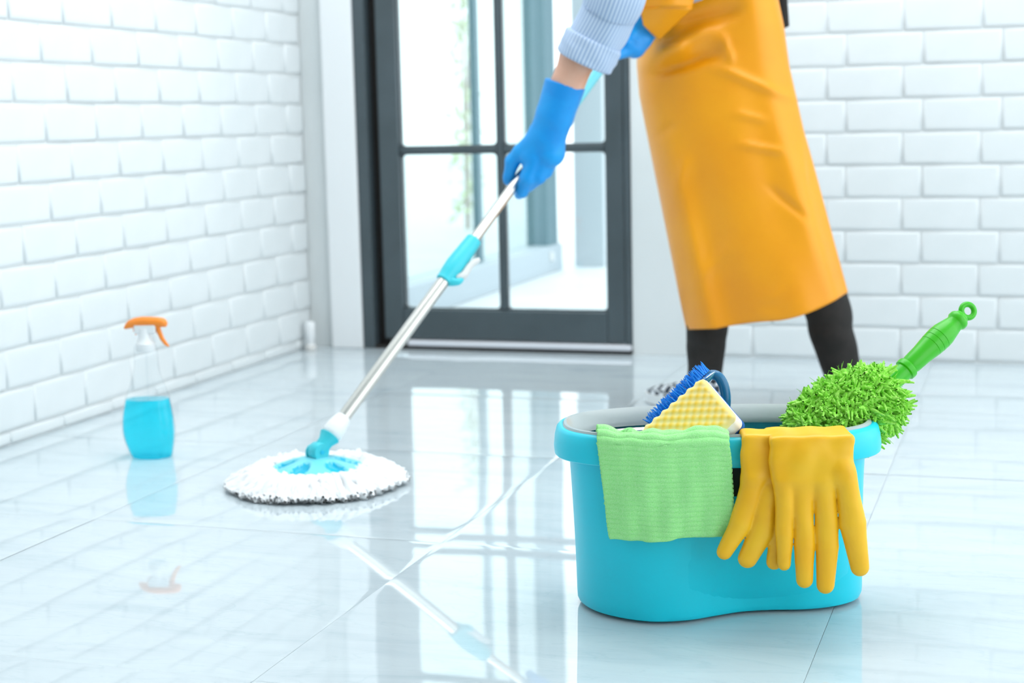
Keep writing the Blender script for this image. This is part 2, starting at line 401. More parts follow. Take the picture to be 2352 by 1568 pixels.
def field(wall, rest, xf):
    parts = []
    for a, z, me, jit in rest: parts.append(([xf(a, z, vv.co, jit) for vv in me.vertices], [tuple(p.vertices) for p in me.polygons]))
    if parts:
        V, F = join(parts); tag(auto(obj('brick_field', V, F, 'brick', wall)), kind='stuff')

# left wall: runs along Y at x = WX, faces +X
v, f = box_vf(WX - 0.2, WX, -1.2, WY + 0.15, -0.08, 2.7)
wl = tag(obj('wall_left', v, f, 'grout'), 'white painted brick wall on the left', kind='structure')
def put_l(o, a, z, jit): o.location = (WX + jit[0], a, z); o.rotation_euler = (0, jit[1], math.pi / 2 + jit[2])
rest = lay(wl, -1.1, WY - 0.004, 0.031, 3.055, 0.092, put_l, lambda a, b, z: b > 2.45 and z < 1.33, 2.62)
field(wl, rest, lambda a, z, c, j: (WX + j[0] - c[1], a + c[0], z + c[2]))

# back wall with the door opening
DX0, DX1, DZ = -1.936, -1.092, 2.12
BX0 = -0.885                     # bricks start here, plain plaster up to it
v, f = join([box_vf(WX, DX0, WY, WY + 0.15, -0.08, 2.7), box_vf(DX0, DX1, WY, WY + 0.15, DZ, 2.7), box_vf(DX1, 2.4, WY, WY + 0.15, -0.08, 2.7)])
wb = tag(obj('wall_back', v, f, 'grout'), 'white wall with the glazed door, bricked at the right', kind='structure')
box('plaster_panel', DX1, BX0, WY - BD, WY + 0.001, 0.0, 2.69, 'plaster', wb)
box('plaster_panel', WX + 0.002, DX0 - 0.10, WY - 0.004, WY + 0.001, 0.0, 2.69, 'plaster', wb)
def put_b(o, a, z, jit): o.location = (a, WY + jit[0], z); o.rotation_euler = (jit[1], 0, jit[2] * 0.5)
rest = lay(wb, BX0, 2.35, 0.003, -0.490, -0.052, put_b, lambda a, b, z: a < 0.62 and z < 1.33, 2.62)
field(wb, rest, lambda a, z, c, j: (a + c[0], WY + j[0] + c[1], z + c[2]))
# white casing left of the door and over it
tr = tag(box('trim_1', DX0 - 0.10, DX0 + 0.002, WY - 0.032, WY, 0.0, DZ + 0.08, 'casing', None, 0.004), 'white gloss casing beside the black door', kind='structure')
v, f = box_vf(WX - 0.2, 2.4, -1.35, -1.2, -0.08, 2.7)  # unseen wall, added to darken reflections and light from the camera side
tag(obj('wall_added_front', v, f, 'front_paint'), 'added greige wall behind the camera, unseen, darkening that side', kind='structure')
# unseen ceiling, added to keep sky light off the room from above
v, f = box_vf(WX - 0.2, 2.4, -1.2, WY + 0.15, 2.7, 2.8)
tag(obj('ceiling', v, f, 'plaster'), 'added plain white ceiling, unseen, blocking sky light from above', kind='structure')

# ------------------------------------------------------------------ glazed door
door = empty('door_1', ((DX0 + DX1) / 2, WY, 0), 'black framed glazed door with slim glazing bars', kind='structure')
door_o = np.array(door.location)
def db(name, x0, x1, y0, y1, z0, z1, m, bev=0.003, parent=None):
    o = box(name, x0 - door_o[0], x1 - door_o[0], y0 - WY, y1 - WY, z0, z1, m, parent or door, bev); return o
YF = WY - 0.012
db('jamb', DX0 + .002, -1.896, YF - 0.012, WY + 0.10, 0.0, DZ - .002, 'doorframe')
db('seal', -1.900, -1.862, WY + 0.020, WY + 0.06, 0.0, DZ - .04, 'gap', 0)
db('jamb', -1.112, DX1 - .002, YF, WY + 0.10, 0.0, DZ - .002, 'doorframe')
db('head_jamb', -1.896, -1.112, YF, WY + 0.10, DZ - 0.05, DZ - .002, 'doorframe')
GL, GR, GB, GT = -1.803, -1.166, 0.121, 2.0
db('stile', -1.866, GL, YF, WY + 0.035, 0.030, DZ - .052, 'doorframe', 0.004)
db('stile', GR, -1.1125, YF, WY + 0.035, 0.030, DZ - .052, 'doorframe', 0.004)
db('bottom_rail', GL, GR, YF, WY + 0.035, 0.030, GB, 'doorframe', 0.004)
db('top_rail', GL, GR, YF, WY + 0.035, GT, DZ - .052, 'doorframe', 0.004)
db('kick_plate', -1.79, -1.094, YF - 0.012, WY + 0.02, 0.010, 0.0285, 'bright_strip', 0.006)
db('sill', DX0 + .002, DX1 - .002, YF - 0.008, WY + 0.15, 0.0, 0.011, 'gap', 0.002)
XB, ZB, bw = -1.486, [0.597, 1.072, 1.547], 0.009
db('vertical_bar', XB - bw, XB + bw, WY - 0.004, WY + 0.026, GB, GT, 'doorframe', 0.003)
for zb in ZB:
    db('horizontal_bar', GL, XB - bw, WY - 0.003, WY + 0.025, zb - bw, zb + bw, 'doorframe', 0.003)
    db('horizontal_bar', XB + bw, GR, WY - 0.003, WY + 0.025, zb - bw, zb + bw, 'doorframe', 0.003)
def rrect(x0, x1, z0, z1, r, y, n=5):
    P = []
    for cx_, cz_, a0 in ((x1 - r, z1 - r, 0), (x0 + r, z1 - r, 90), (x0 + r, z0 + r, 180), (x1 - r, z0 + r, 270)):
        for k in range(n + 1):
            a = math.radians(a0 + 90 * k / n); P.append((cx_ + r * math.cos(a), y, cz_ + r * math.sin(a)))
    return P
zs = [GB] + ZB + [GT]
for r in range(4):
    for (x0, x1) in ((GL, XB), (XB, GR)):
        z0, z1 = zs[r] + (bw if r else 0), zs[r + 1] - (bw if r < 3 else 0)
        x0_, x1_ = x0 + (bw if x0 == XB else 0) - door_o[0], x1 - (bw if x1 == XB else 0) - door_o[0]
        p = box('pane', x0_, x1_, 0.010, 0.014, z0, z1, 'glass', door)
        outer = lambda y, q: rrect(x0_ + q, x1_ - q, z0 + q, z1 - q, 0.0012, y); inner = lambda y, q: rrect(x0_ + q, x1_ - q, z0 + q, z1 - q, 0.012, y)
        v, f = loft_vf([outer(0.004, 0), inner(0.004, 0.004), inner(0.020, 0.004), outer(0.020, 0)])
        obj('bead', v, f, 'doorframe', p)

# ------------------------------------------------------------------ terrace outside the door
v, f = box_vf(-14, 14, WY + 0.15, 30, -0.10, -0.004)
tag(obj('terrace_floor', v, f, 'terrace'), 'white sunlit terrace paving outside the door', kind='structure')
part = empty('glazed_partition', (-2.05, 5.2, 0), 'slate grey framed glass partition on the terrace behind the door', 'partition')
po = np.array(part.location)
def pb(name, x0, x1, y0, y1, z0, z1, m, bev=0.004): return box(name, x0 - po[0], x1 - po[0], y0 - po[1], y1 - po[1], z0, z1, m, part, bev)
pb('kerb', -2.17, -2.05, 4.70, 6.90, -0.003, 0.115, 'ext_kerb')
for y0, y1 in ((4.75, 5.93), (5.97, 6.70)):
    o = pb('pane', -2.125, -2.118, y0, y1, 0.12, 2.5, 'tinted_glass', 0)
pb('post', -2.135, -2.105, 5.93, 5.97, 0.115, 2.5, 'ext_frame')
pb('door_post', -2.17, -2.07, 6.74, 6.90, 0.0, 2.5, 'ext_frame')
pb('handle', -2.07, -2.04, 6.70, 6.74, 0.05, 0.09, 'lgrey_pl')
v, f = box_vf(-2.02, -1.88, 7.0, 9.4, -0.004, 2.6)
tag(obj('wall_terrace', v, f, 'ext_white'), 'white rendered terrace wall beyond the partition', kind='structure')
post = empty('beige_pillar', (-2.36, 9.9, 0), 'slim beige pillar at the far end of the terrace wall', 'pillar')
box('shaft', -0.05, 0.06, -0.05, 0.06, 0.0, 0.78, 'ext_beige', post, 0.004); box('capital', -0.09, 0.10, -0.09, 0.10, 0.78, 1.6, 'ext_white', post, 0.006)

def shrub(loc, h, r, n, label, seed):
    rs = np.random.default_rng(seed); e0 = empty('shrub', loc, label, 'shrub', 'shrubs beyond the terrace')
    stems = []
    for k in range(3):
        a = rs.uniform(0, 6.28); tip = np.array([r * .5 * math.cos(a), r * .5 * math.sin(a), h * rs.uniform(.75, .95)]); stems.append(tip)
        tube('stem', [(0, 0, 0), tip * [.3, .3, .5], tip], [.018, .013, .005], 'bark', e0, 6)
    V, F = [], []
    for i in range(n):
        z = h * rs.uniform(.05, 1) ; a = rs.uniform(0, 6.28); q = r * math.sqrt(rs.uniform(0, 1)) * (1.05 - .5 * z / h)
        c = np.array([q * math.cos(a), q * math.sin(a), z]); d = rs.normal(size=3) + [0, 0, -.3]; d /= np.linalg.norm(d); s = np.cross(d, rs.normal(size=3)); s /= np.linalg.norm(s); L = rs.uniform(.05, .10); n0 = len(V)
        V += [c, c + d * L * .5 + s * L * .2, c + d * L, c + d * L * .5 - s * L * .2]; F.append((n0, n0 + 1, n0 + 2, n0 + 3))
    tag(obj('foliage', V, F, 'leaf', e0), kind='stuff')
shrub((-3.42, 9.4, 0), 1.7, 0.10, 260, 'slim pale green shrub seen left of the door bars', 3)
shrub((-4.6, 10.4, 0), 1.0, 0.26, 300, 'low bushy pale green shrub at the far left outside', 4)

# ------------------------------------------------------------------ door stop in the corner
ds = empty('door_stop', (-2.085, 4.30, 0), 'small white plastic door stop in the corner left of the door', 'door stop')
lathe('base', [(0.018, 0.0), (0.018, 0.012), (0.014, 0.016)], 'lgrey_pl', ds, 20)
lathe('post', [(0.012, 0.014), (0.012, 0.03), (0.0155, 0.036), (0.0155, 0.080), (0.013, 0.086), (0.004, 0.088)], 'white_pl', ds, 20)

# ================================================================== BUCKET
BA = math.radians(17.5); BC = np.array([-0.395, 2.125])
bu, bv = np.array([math.cos(BA), math.sin(BA)]), np.array([-math.sin(BA), math.cos(BA)])
def L2W(u, v_, z): p = BC + u * bu + v_ * bv; return np.array([p[0], p[1], z])
def bplane(px, py, v0):            # pixel -> (u, z) on the plane v = v0 of the bucket
    d = ray(px, py); n = np.array([bv[0], bv[1], 0]); t = (v0 - (CAM[:2] - BC) @ bv) / (d @ n); p = CAM + t * d
    return (p[:2] - BC) @ bu, p[2]
bucket = empty('mop_bucket', (BC[0], BC[1], 0), 'large cyan plastic mop bucket standing on the marble floor', 'bucket'); bucket.rotation_euler = (0, 0, BA)
NB = 120
RC, RA, RB = (-0.019, -0.008), 0.2235, 0.126
def rim_pt(t, off=0.0, sa=1.0):
    c, s = math.cos(t), math.sin(t); p = 2 / 2.55
    return RC[0] + (RA + off) * math.copysign(abs(c) ** p, c), RC[1] + (RB + off) * math.copysign(abs(s) ** p, s)
def base_outline():
    # peanut: big left lobe, smaller right lobe, waist at the front and back
    ctrl = [(-0.214, 0.002), (-0.197, -0.044), (-0.165, -0.078), (-0.120, -0.100), (-0.070, -0.0965), (-0.028, -0.078), (0.010, -0.062), (0.052, -0.056), (0.100, -0.056), (0.142, -0.046), (0.173, -0.024), (0.188, 0.006),
            (0.184, 0.036), (0.160, 0.062), (0.115, 0.076), (0.060, 0.074), (0.015, 0.078), (-0.035, 0.092), (-0.085, 0.104), (-0.135, 0.100), (-0.180, 0.074), (-0.207, 0.038)]
    P = [np.array(c) for c in ctrl]; n = len(P); dense = []
    for i in range(n):
        a, b, c, d = P[i - 1], P[i], P[(i + 1) % n], P[(i + 2) % n]
        for k in range(12):
            t = k / 12; dense.append(0.5 * (2 * b + (c - a) * t + (2 * a - 5 * b + 4 * c - d) * t * t + (3 * b - a - 3 * c + d) * t ** 3))
    return np.array(dense)
_bo = base_outline()
def base_pt(t):      # same direction parameter as the rim
    rx, ry = rim_pt(t); ang = math.atan2(ry - RC[1], rx - RC[0]); c0 = np.array([-0.015, 0.004]); q = _bo - c0; aa = np.arctan2(q[:, 1], q[:, 0])
    k = np.argsort(aa); return np.array([np.interp(ang, aa[k], q[k, 0] + c0[0], period=2 * math.pi), np.interp(ang, aa[k], q[k, 1] + c0[1], period=2 * math.pi)])
TT = [2 * math.pi * k / NB for k in range(NB)]
def ring(fn, z): return [(*fn(t), z) for t in TT]
def mix_ring(w, off, z, scale=1.0):
    out = []
    for t in TT:
        b = base_pt(t); r = np.array(rim_pt(t, off)); p = b * (1 - w) + r * w; c = np.array([-0.015, 0.002]); out.append((*(c + (p - c) * scale), z))
    return out
zt = 0.228
rings = [mix_ring(0, -.02, 0.004, 0.965), mix_ring(0, -.02, 0.0055, 0.985), mix_ring(0, -.02, 0.011, 0.997), mix_ring(0, -.02, 0.02, 1.0)]
for z in np.linspace(0.03, zt, 12):
    w = ((z - 0.02) / (zt - 0.02)); w = 0.25 * w + 0.75 * w ** 1.6
    rings.append(mix_ring(w, -0.0195, float(z)))
inner = [mix_ring(1, -0.0225, zt), mix_ring(0.8, -.0225, 0.18, 0.985), mix_ring(0.3, -.0225, 0.05, 0.97), mix_ring(0.0, -.0225, 0.012, 0.93)]
v, f = loft_vf(rings + inner, True, True, True); auto(obj('body', v, f, 'teal', bucket))
rim = [(-0.0195, 0.226), (-0.001, 0.2225), (0.0005, 0.2240), (0.0012, 0.232), (-0.0002, 0.246), (-0.003, 0.2565), (-0.0065, 0.2605), (-0.0105, 0.2615), (-0.0135, 0.2600), (-0.016, 0.252), (-0.019, 0.226)]
v, f = loft_vf([ring(lambda t, o=o: rim_pt(t, o), z) for o, z in rim] + [ring(lambda t: rim_pt(t, rim[0][0]), rim[0][1])]); auto(obj('rim', v, f, 'teal', bucket))
colr = [(-0.0115, 0.2605), (-0.0135, 0.2640), (-0.017, 0.2645), (-0.0195, 0.2625), (-0.027, 0.2555), (-0.032, 0.2485), (-0.0345, 0.2425), (-0.034, 0.2405), (-0.020, 0.238), (-0.0115, 0.2605)]
v, f = loft_vf([ring(lambda t, o=o: rim_pt(t, o), z) for o, z in colr]); tag(auto(obj('collar', v, f, 'grey_pl', bucket)), 'grey inner collar')
# steel wringing basket in the left lobe, on a grey seat
bc = (-0.106, -0.008)
def ell(rx, ry, z, cx_=bc[0], cy_=bc[1], n=72): return [(cx_ + rx * math.cos(2 * math.pi * k / n), cy_ + ry * math.sin(2 * math.pi * k / n), z) for k in range(n)]
v, f = loft_vf([ell(.100, .086, .230), ell(.103, .088, .2345), ell(.100, .086, .238), ell(.086, .074, .2365), ell(.082, .070, .2325), ell(.082, .070, .227), ell(.100, .086, .230)])
tag(auto(obj('basket_seat', v, f, 'lgrey_pl', bucket)), 'pale grey ring plate around the wringing basket')
v, f = loft_vf([ell(.0815, .0695, .230), ell(.0815, .0695, .2385), ell(.079, .067, .241), ell(.074, .062, .2385), ell(.072, .060, .230), ell(.070, .058, .19), ell(.064, .052, .15), ell(.061, .049, .15), ell(.067, .055, .19), ell(.070, .058, .228)], True, False, False)
bk = tag(auto(obj('basket', v, f, 'steel', bucket)), 'steel wringing basket')
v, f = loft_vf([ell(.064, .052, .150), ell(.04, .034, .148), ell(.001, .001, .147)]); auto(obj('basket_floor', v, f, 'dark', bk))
# dark plate standing in for the shade under the rim overhang at the waist
# plate follows the body front just under the rim
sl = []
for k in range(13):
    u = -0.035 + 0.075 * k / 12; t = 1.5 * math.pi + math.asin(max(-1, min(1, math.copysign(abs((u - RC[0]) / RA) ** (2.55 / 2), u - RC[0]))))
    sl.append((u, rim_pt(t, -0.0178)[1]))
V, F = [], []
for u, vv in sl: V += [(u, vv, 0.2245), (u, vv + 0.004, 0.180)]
F = [(2 * k, 2 * k + 1, 2 * k + 3, 2 * k + 2) for k in range(12)]; o = obj('rim_shade_plate', V, F, 'dark', bucket); so = o.modifiers.new('thick', 'SOLIDIFY'); so.thickness = 0.004; so.offset = 0

# ------------------------------------------------------------------ green cloth over the front rim
def rim_front_v(u, off=0.0):
    x = max(-0.98, min(0.98, (u - RC[0]) / (RA + off))); return RC[1] - (RB + off) * (1 - abs(x) ** 2.55) ** (1 / 2.55)
def cloth():
    nu, ns = 70, 300
    uL, _ = bplane(1376, 1040, -0.14); uR, _ = bplane(1674, 1040, -0.14); uLb, zLb = bplane(1404, 1232, -0.135); uRb, zRb = bplane(1680, 1212, -0.135)
    V = []; top = 0.2665; CI = 0.030; CO = CI + 0.016
    for s in range(ns + 1):
        q = s / ns
        for k in range(nu + 1):
            w = k / nu; drop = (top - zLb) * (1 - w) + (top - zRb) * w; L = CO + drop; d = q * L
            rib = 0.0052 * (abs(math.sin(math.pi * d / 0.0068 + 0.35 * math.sin(9 * w) + 0.2 * math.sin(31 * w))) ** 0.5 - 0.6)
            wob = 0.0016 * math.sin(7 * w + 2.2) + 0.0014 * math.sin(15 * w + 11 * q) + 0.0007 * math.sin(37 * w + 5)
            if d < CI:   # inside the bucket and over the rim
                a = d / CI; u0 = uL * (1 - w) + uR * w; u = u0; vf_ = rim_front_v(u, 0.0); vv = vf_ + 0.022 * (1 - a) + 0.008; z = top + 0.0015 - 0.012 * (1 - a) ** 2 + rib + wob * 1.6 + 0.004 * math.exp(-((w - .25) / .05) ** 2) - 0.004 * math.exp(-((w - .33) / .04) ** 2)
            elif d < CO:
                a = (d - CI) / 0.016; u = uL * (1 - w) + uR * w; vf_ = rim_front_v(u, 0.0); vv = vf_ + 0.008 - 0.0135 * math.sin(a * math.pi / 2) ; z = top + 0.0015 - 0.0125 * (1 - math.cos(a * math.pi / 2)) + rib * (1 - a) + wob * 1.6 * (1 - a); vv -= rib * a
            else:
                a = (d - CO) / (L - CO); b0 = uL + (uLb - uL) * a; b1 = uR + (uRb - uR) * a + 0.004 * math.sin(math.pi * a); u = b0 * (1 - w) + b1 * w; vf_ = rim_front_v(uL * (1 - w) + uR * w)
                vv = vf_ - 0.0055 + 0.010 * a ** 1.5 - rib + wob * (0.5 + a) ; z = top - 0.011 - (L - CO) * a
            V.append((u + 0.0009 * math.sin(d / 0.0062 * math.pi * 2) * (1 if w in (0, 1) else 0), vv, z))
    F = [(s * (nu + 1) + k, s * (nu + 1) + k + 1, (s + 1) * (nu + 1) + k + 1, (s + 1) * (nu + 1) + k) for s in range(ns) for k in range(nu)]
    e0 = empty('cleaning_cloth', (BC[0], BC[1], 0), 'pale green ribbed microfibre cloth folded over the bucket rim', 'cloth'); e0.rotation_euler = (0, 0, BA)
    V = [(x, y, z) for x, y, z in V]
    o = obj('front_layer', V, F, 'towel', e0, True); so = o.modifiers.new('thick', 'SOLIDIFY'); so.thickness = 0.004; so.offset = -1
    # folded under-layer peeping out below, thicker at the right
    V2 = []; n2 = 50
    for s in range(31):
        q = s / 30
        for k in range(n2 + 1):
            w = k / n2; zb = zLb * (1 - w) + zRb * w; ub = uLb * (1 - w) + uRb * w
            ext = 0.0005 + 0.0105 * max(0, min(1, (w - .16) / .8)) + (0.004 if w > .80 else 0) * 1.0
            z = zb + 0.05 - (0.05 + ext) * q; vv = rim_front_v(uL * (1 - w) + uR * w) + 0.0215 + 0.0012 * math.sin(9 * w) - 0.0010 * abs(math.sin(math.pi * z / 0.0062)); u = ub - 0.004 * w + 0.003 * (1 - w)
            V2.append((u, vv - 0.004, z))
    F2 = [(s * (n2 + 1) + k, s * (n2 + 1) + k + 1, (s + 1) * (n2 + 1) + k + 1, (s + 1) * (n2 + 1) + k) for s in range(30) for k in range(n2)]
    o = obj('under_layer', V2, F2, 'towel', e0, True); so = o.modifiers.new('thick', 'SOLIDIFY'); so.thickness = 0.006; so.offset = -1
cloth()

# ------------------------------------------------------------------ yellow gloves over the rim
def yellow_glove(name, label, pv, fingers, palm, cuff, extra=None, flat_s=1.55):
    """fingers: lists of (px, py, half-width px); palm and cuff likewise, all on the plane v = pv"""
    SC = 1 / 1690.0
    def P3(px, py, dv=0.0): u, z = bplane(px, py, pv); return np.array([u, pv + dv, z])
    segs = []
    for fg in fingers:
        for (a, b) in zip(fg[:-1], fg[1:]): segs.append((P3(a[0], a[1], a[3] if len(a) > 3 else 0), P3(b[0], b[1], b[3] if len(b) > 3 else 0), a[2] * SC, b[2] * SC))
    pal = [(P3(a[0], a[1]), P3(b[0], b[1]), a[2] * SC, b[2] * SC) for a, b in palm]
    uc0, zc = bplane(cuff[0], 1010, pv); uc1, _ = bplane(cuff[1], 1010, pv); um, hw = (uc0 + uc1) / 2, (uc1 - uc0) / 2
    ul0, zl = bplane(cuff[2], cuff[4], pv); ul1, _ = bplane(cuff[3], cuff[4], pv)
    vr = rim_front_v(um)
    def fn(P):
        D = None
        for a, b, ra, rb in segs:
            q = d_caps(P, a, b, ra, rb, ((0, 1, 0), 1.35)); D = q if D is None else smin(D, q, 0.0012)
        for a, b, ra, rb in pal: D = smin(D, d_caps(P, a, b, ra, rb, ((0, 1, 0), 2.3)), 0.006)
        # hanging cuff: a soft flat sleeve whose sides run from (uc0,uc1) at the rim to (ul0,ul1)
        t = np.clip((zc - P[..., 2]) / (zc - zl), 0, 1); c = (uc0 + uc1) / 2 * (1 - t) + (ul0 + ul1) / 2 * t; h = hw * (1 - t) + (ul1 - ul0) / 2 * t
        thick = 0.0055 + 0.005 * t; q = np.stack([np.abs(P[..., 0] - c) - (h - 0.005), np.abs(P[..., 1] - pv - 0.004 + 0.004 * t) - (thick - 0.005), np.maximum(zl - P[..., 2], P[..., 2] - 0.259)], -1)
        sl = np.linalg.norm(np.maximum(q, 0), axis=-1) + np.minimum(q.max(-1), 0) - 0.005; D = smin(D, sl, 0.016)
        f0, f1 = pv - 0.0035, vr + 0.026; fold = d_box(P, (um, (f0 + f1) / 2, 0.2650), (hw, (f1 - f0) / 2, 0.0046), 0.0044); tail = d_box(P, (um, vr + 0.024, 0.256), (hw * .98, 0.004, 0.012), 0.004)
        D = smin(smin(D, fold, 0.008), tail, 0.006)
        if extra is not None: D = extra(P, D)
        wr = 0.0007 * np.sin(P[..., 0] * 150 + 3 * np.sin(P[..., 2] * 40)) * np.clip((P[..., 2] - 0.1) / 0.1, 0, 1)
        return D + wr
    pts = np.array([s[0] for s in segs] + [s[1] for s in segs]); lo = [min(pts[:, 0].min(), uc0) - 0.03, pv - 0.035, pts[:, 2].min() - 0.03]; hi = [max(pts[:, 0].max(), uc1) + 0.03, vr + 0.07, 0.285]
    V, F = surface_nets(fn, lo, hi, 0.0019, 2)
    o = obj(name, V, F, 'yellow_rubber', None, True); o.location = (BC[0], BC[1], 0); o.rotation_euler = (0, 0, BA); return tag(o, label, 'glove', 'yellow rubber gloves on the bucket')
yellow_glove('rubber_glove', 'yellow rubber glove hung over the rim nearest the duster, fingers down', -0.163,
    [[(1801, 1130, 22), (1802, 1225, 20), (1801, 1295, 15)],
     [(1843, 1120, 23), (1847, 1250, 23), (1848, 1331, 19)],
     [(1894, 1120, 26), (1900, 1255, 25.5), (1896, 1343, 20)],
     [(1938, 1080, 23, -.006), (1957, 1200, 29, -.004), (1975, 1302, 21)]],
    [((1806, 1060, 30), (1804, 1120, 24)), ((1846, 1060, 44), (1846, 1118, 32)), ((1890, 1060, 40), (1893, 1122, 30)), ((1925, 1040, 26), (1936, 1080, 22))],
    (1768, 1962, 1776, 1945, 1100))
yellow_glove('rubber_glove', 'yellow rubber glove hung over the rim next to the green cloth', -0.146,
    [[(1730, 1110, 28), (1702, 1200, 25), (1664, 1267, 18)],
     [(1768, 1130, 28), (1750, 1220, 28), (1717, 1282, 22)],
     [(1790, 1190, 22), (1786, 1240, 20), (1778, 1290, 18)]],
    [((1738, 1050, 30), (1734, 1100, 30)), ((1768, 1060, 28), (1772, 1120, 28))],
    (1707, 1795, 1712, 1790, 1090), None)

# ------------------------------------------------------------------ sponge
def sponge():
    # local frame: a along the long side (down-left in view), b along the short side, c out of the face
    p_top = atY(1612, 862, 2.06); p_right = atY(1694, 958, 2.005); b_ = p_right - p_top; W = float(np.linalg.norm(b_)); b_ /= W
    p_left = atY(1476, 990, 2.03); a_ = p_left - p_top; a_ -= b_ * (a_ @ b_); a_ /= np.linalg.norm(a_); c_ = np.cross(b_, a_); 
    if c_ @ (CAM - p_top) < 0: c_ = -c_
    Lm = 0.118; T = 0.030; na, nb = 72, 48
    e0 = empty('sponge', p_top + b_ * W / 2 + a_ * Lm / 2, 'yellow egg-crate sponge with white foam and blue pad in the bucket', 'sponge'); og = np.array(e0.location)
    per = 0.0150
    def outline(i, j):   # wavy long edges
        x = i / na * Lm; y = j / nb * W; s = 2 * j / nb - 1; y += 0.0016 * math.sin(2 * math.pi * x / (per * 1.0)) * (abs(s) ** 3) * (1 if s < 0 else 0.2); 
        r = 0.010; dx = min(x, Lm - x); dy = min(y, W - y)   # rounded corners by pulling in
        if dx < r and dy < r:
            q = math.hypot(r - dx, r - dy)
            if q > r: k = r / q; x = (r - (r - dx) * k) if x < Lm / 2 else Lm - (r - (r - dx) * k); y = (r - (r - dy) * k) if y < W / 2 else W - (r - (r - dy) * k)
        return x, y
    V, pk = [], []
    for i in range(na + 1):
        for j in range(nb + 1):
            x, y = outline(i, j); p = 0.5 + 0.5 * math.cos(2 * math.pi * x / per) * math.cos(2 * math.pi * y / per)
            ed = min(1, min(i, na - i, (j) * 1.0, nb - j) / 5); p *= ed; h = T + 0.0020 * (p - 0.5) * ed - 0.004 * (1 - ed) ** 2
            V.append(p_top - og + a_ * x + b_ * y + c_ * (h - T)); pk.append(p)
    F = [(i * (nb + 1) + j, i * (nb + 1) + j + 1, (i + 1) * (nb + 1) + j + 1, (i + 1) * (nb + 1) + j) for i in range(na) for j in range(nb)]
    bd = [(0, j) for j in range(nb)] + [(i, nb) for i in range(na)] + [(na, j) for j in range(nb, 0, -1)] + [(i, 0) for i in range(na, 0, -1)]
    def rim_ring(depth, ins=0.0):
        out = []
        for i, j in bd:
            x, y = outline(i, j); x += ins * (1 - 2 * x / Lm); y += ins * (1 - 2 * y / W); out.append(p_top - og + a_ * x + b_ * y - c_ * depth)
        return out
    top = obj('egg_crate_face', V, F, 'sponge_yellow', e0, True); at_ = top.data.attributes.new('peak', 'FLOAT', 'POINT'); at_.data.foreach_set('value', pk)
    v, f = loft_vf([rim_ring(0.004), rim_ring(0.0015 + 0.006, -0.0006), rim_ring(0.022, -0.0006), rim_ring(0.0235)], True, True, True); auto(obj('foam_core', v, f, 'sponge_white', e0))
    v, f = loft_vf([rim_ring(0.0236, -0.001), rim_ring(0.029, -0.0012)], True, True, True); obj('scouring_pad', v, f, 'blue_pad', e0)
sponge()

# ------------------------------------------------------------------ blue scrubbing brush behind the sponge
def brush():
    Yb = 2.135
    A, B = atY(1636, 862, Yb), atY(1512, 985, Yb); ax = B - A; L = float(np.linalg.norm(ax)); ax /= L
    out = atY(1560, 880, Yb) - atY(1600, 925, Yb); out -= ax * (out @ ax); out /= np.linalg.norm(out); dp = np.cross(ax, out); dp /= np.linalg.norm(dp)
    e0 = empty('scrub_brush', (A + B) / 2, 'blue scrubbing brush with spiky bristles behind the yellow sponge', 'brush'); og = (A + B) / 2
    # back: rounded bar
    def bar(w, t, l0, l1, off): 
        rings = []
        for s in np.linspace(l0, l1, 15):
            e_ = min(1, math.sqrt(max(0.02, 1 - ((s - (l0 + l1) / 2) / ((l1 - l0) / 2)) ** 4))); rings.append([A - og + ax * s + out * (off + t * e_ * math.sin(a)) + dp * w * e_ * math.cos(a) for a in np.linspace(0, 2 * math.pi, 20, endpoint=False)])
        return loft_vf(rings, True, True, True)
    v, f = bar(0.020, 0.0075, -0.006, L + .02, 0.001); auto(obj('back', v, f, 'blue_clear', e0))
    hp_ = spline([atY(x, y, Yb + .01) - og for x, y in ((1622, 862), (1645, 862), (1660, 880), (1667, 912), (1664, 950))], 16); tube('handle', hp_, [.003, .006] + [.0075] * 12 + [.007, .004], 'blue_clear', e0, 12)
    paths, R = [], []
    for i in range(22):
        for j in range(6):
            for k in range(2):
                b0 = A - og + ax * (0.004 + i * (L - .002) / 22) + dp * (-0.018 + j * 0.0072) + out * 0.008; d = out + ax * rng.normal(0, .16) + dp * rng.normal(0, .2); d /= np.linalg.norm(d); ln = rng.uniform(.013, .0195)
                b0 = b0 + ax * rng.normal(0, .0011) + dp * rng.normal(0, .0012); paths.append([b0, b0 + d * ln * .5, b0 + d * ln + ax * rng.normal(0, .001)]); R.append([.0010, .0010, .0005])
    V, F = strands_vf(np.array(paths), np.array(R), 4); tag(obj('bristles', V, F, 'bristle', e0), 'blue nylon bristles', kind='stuff')
brush()

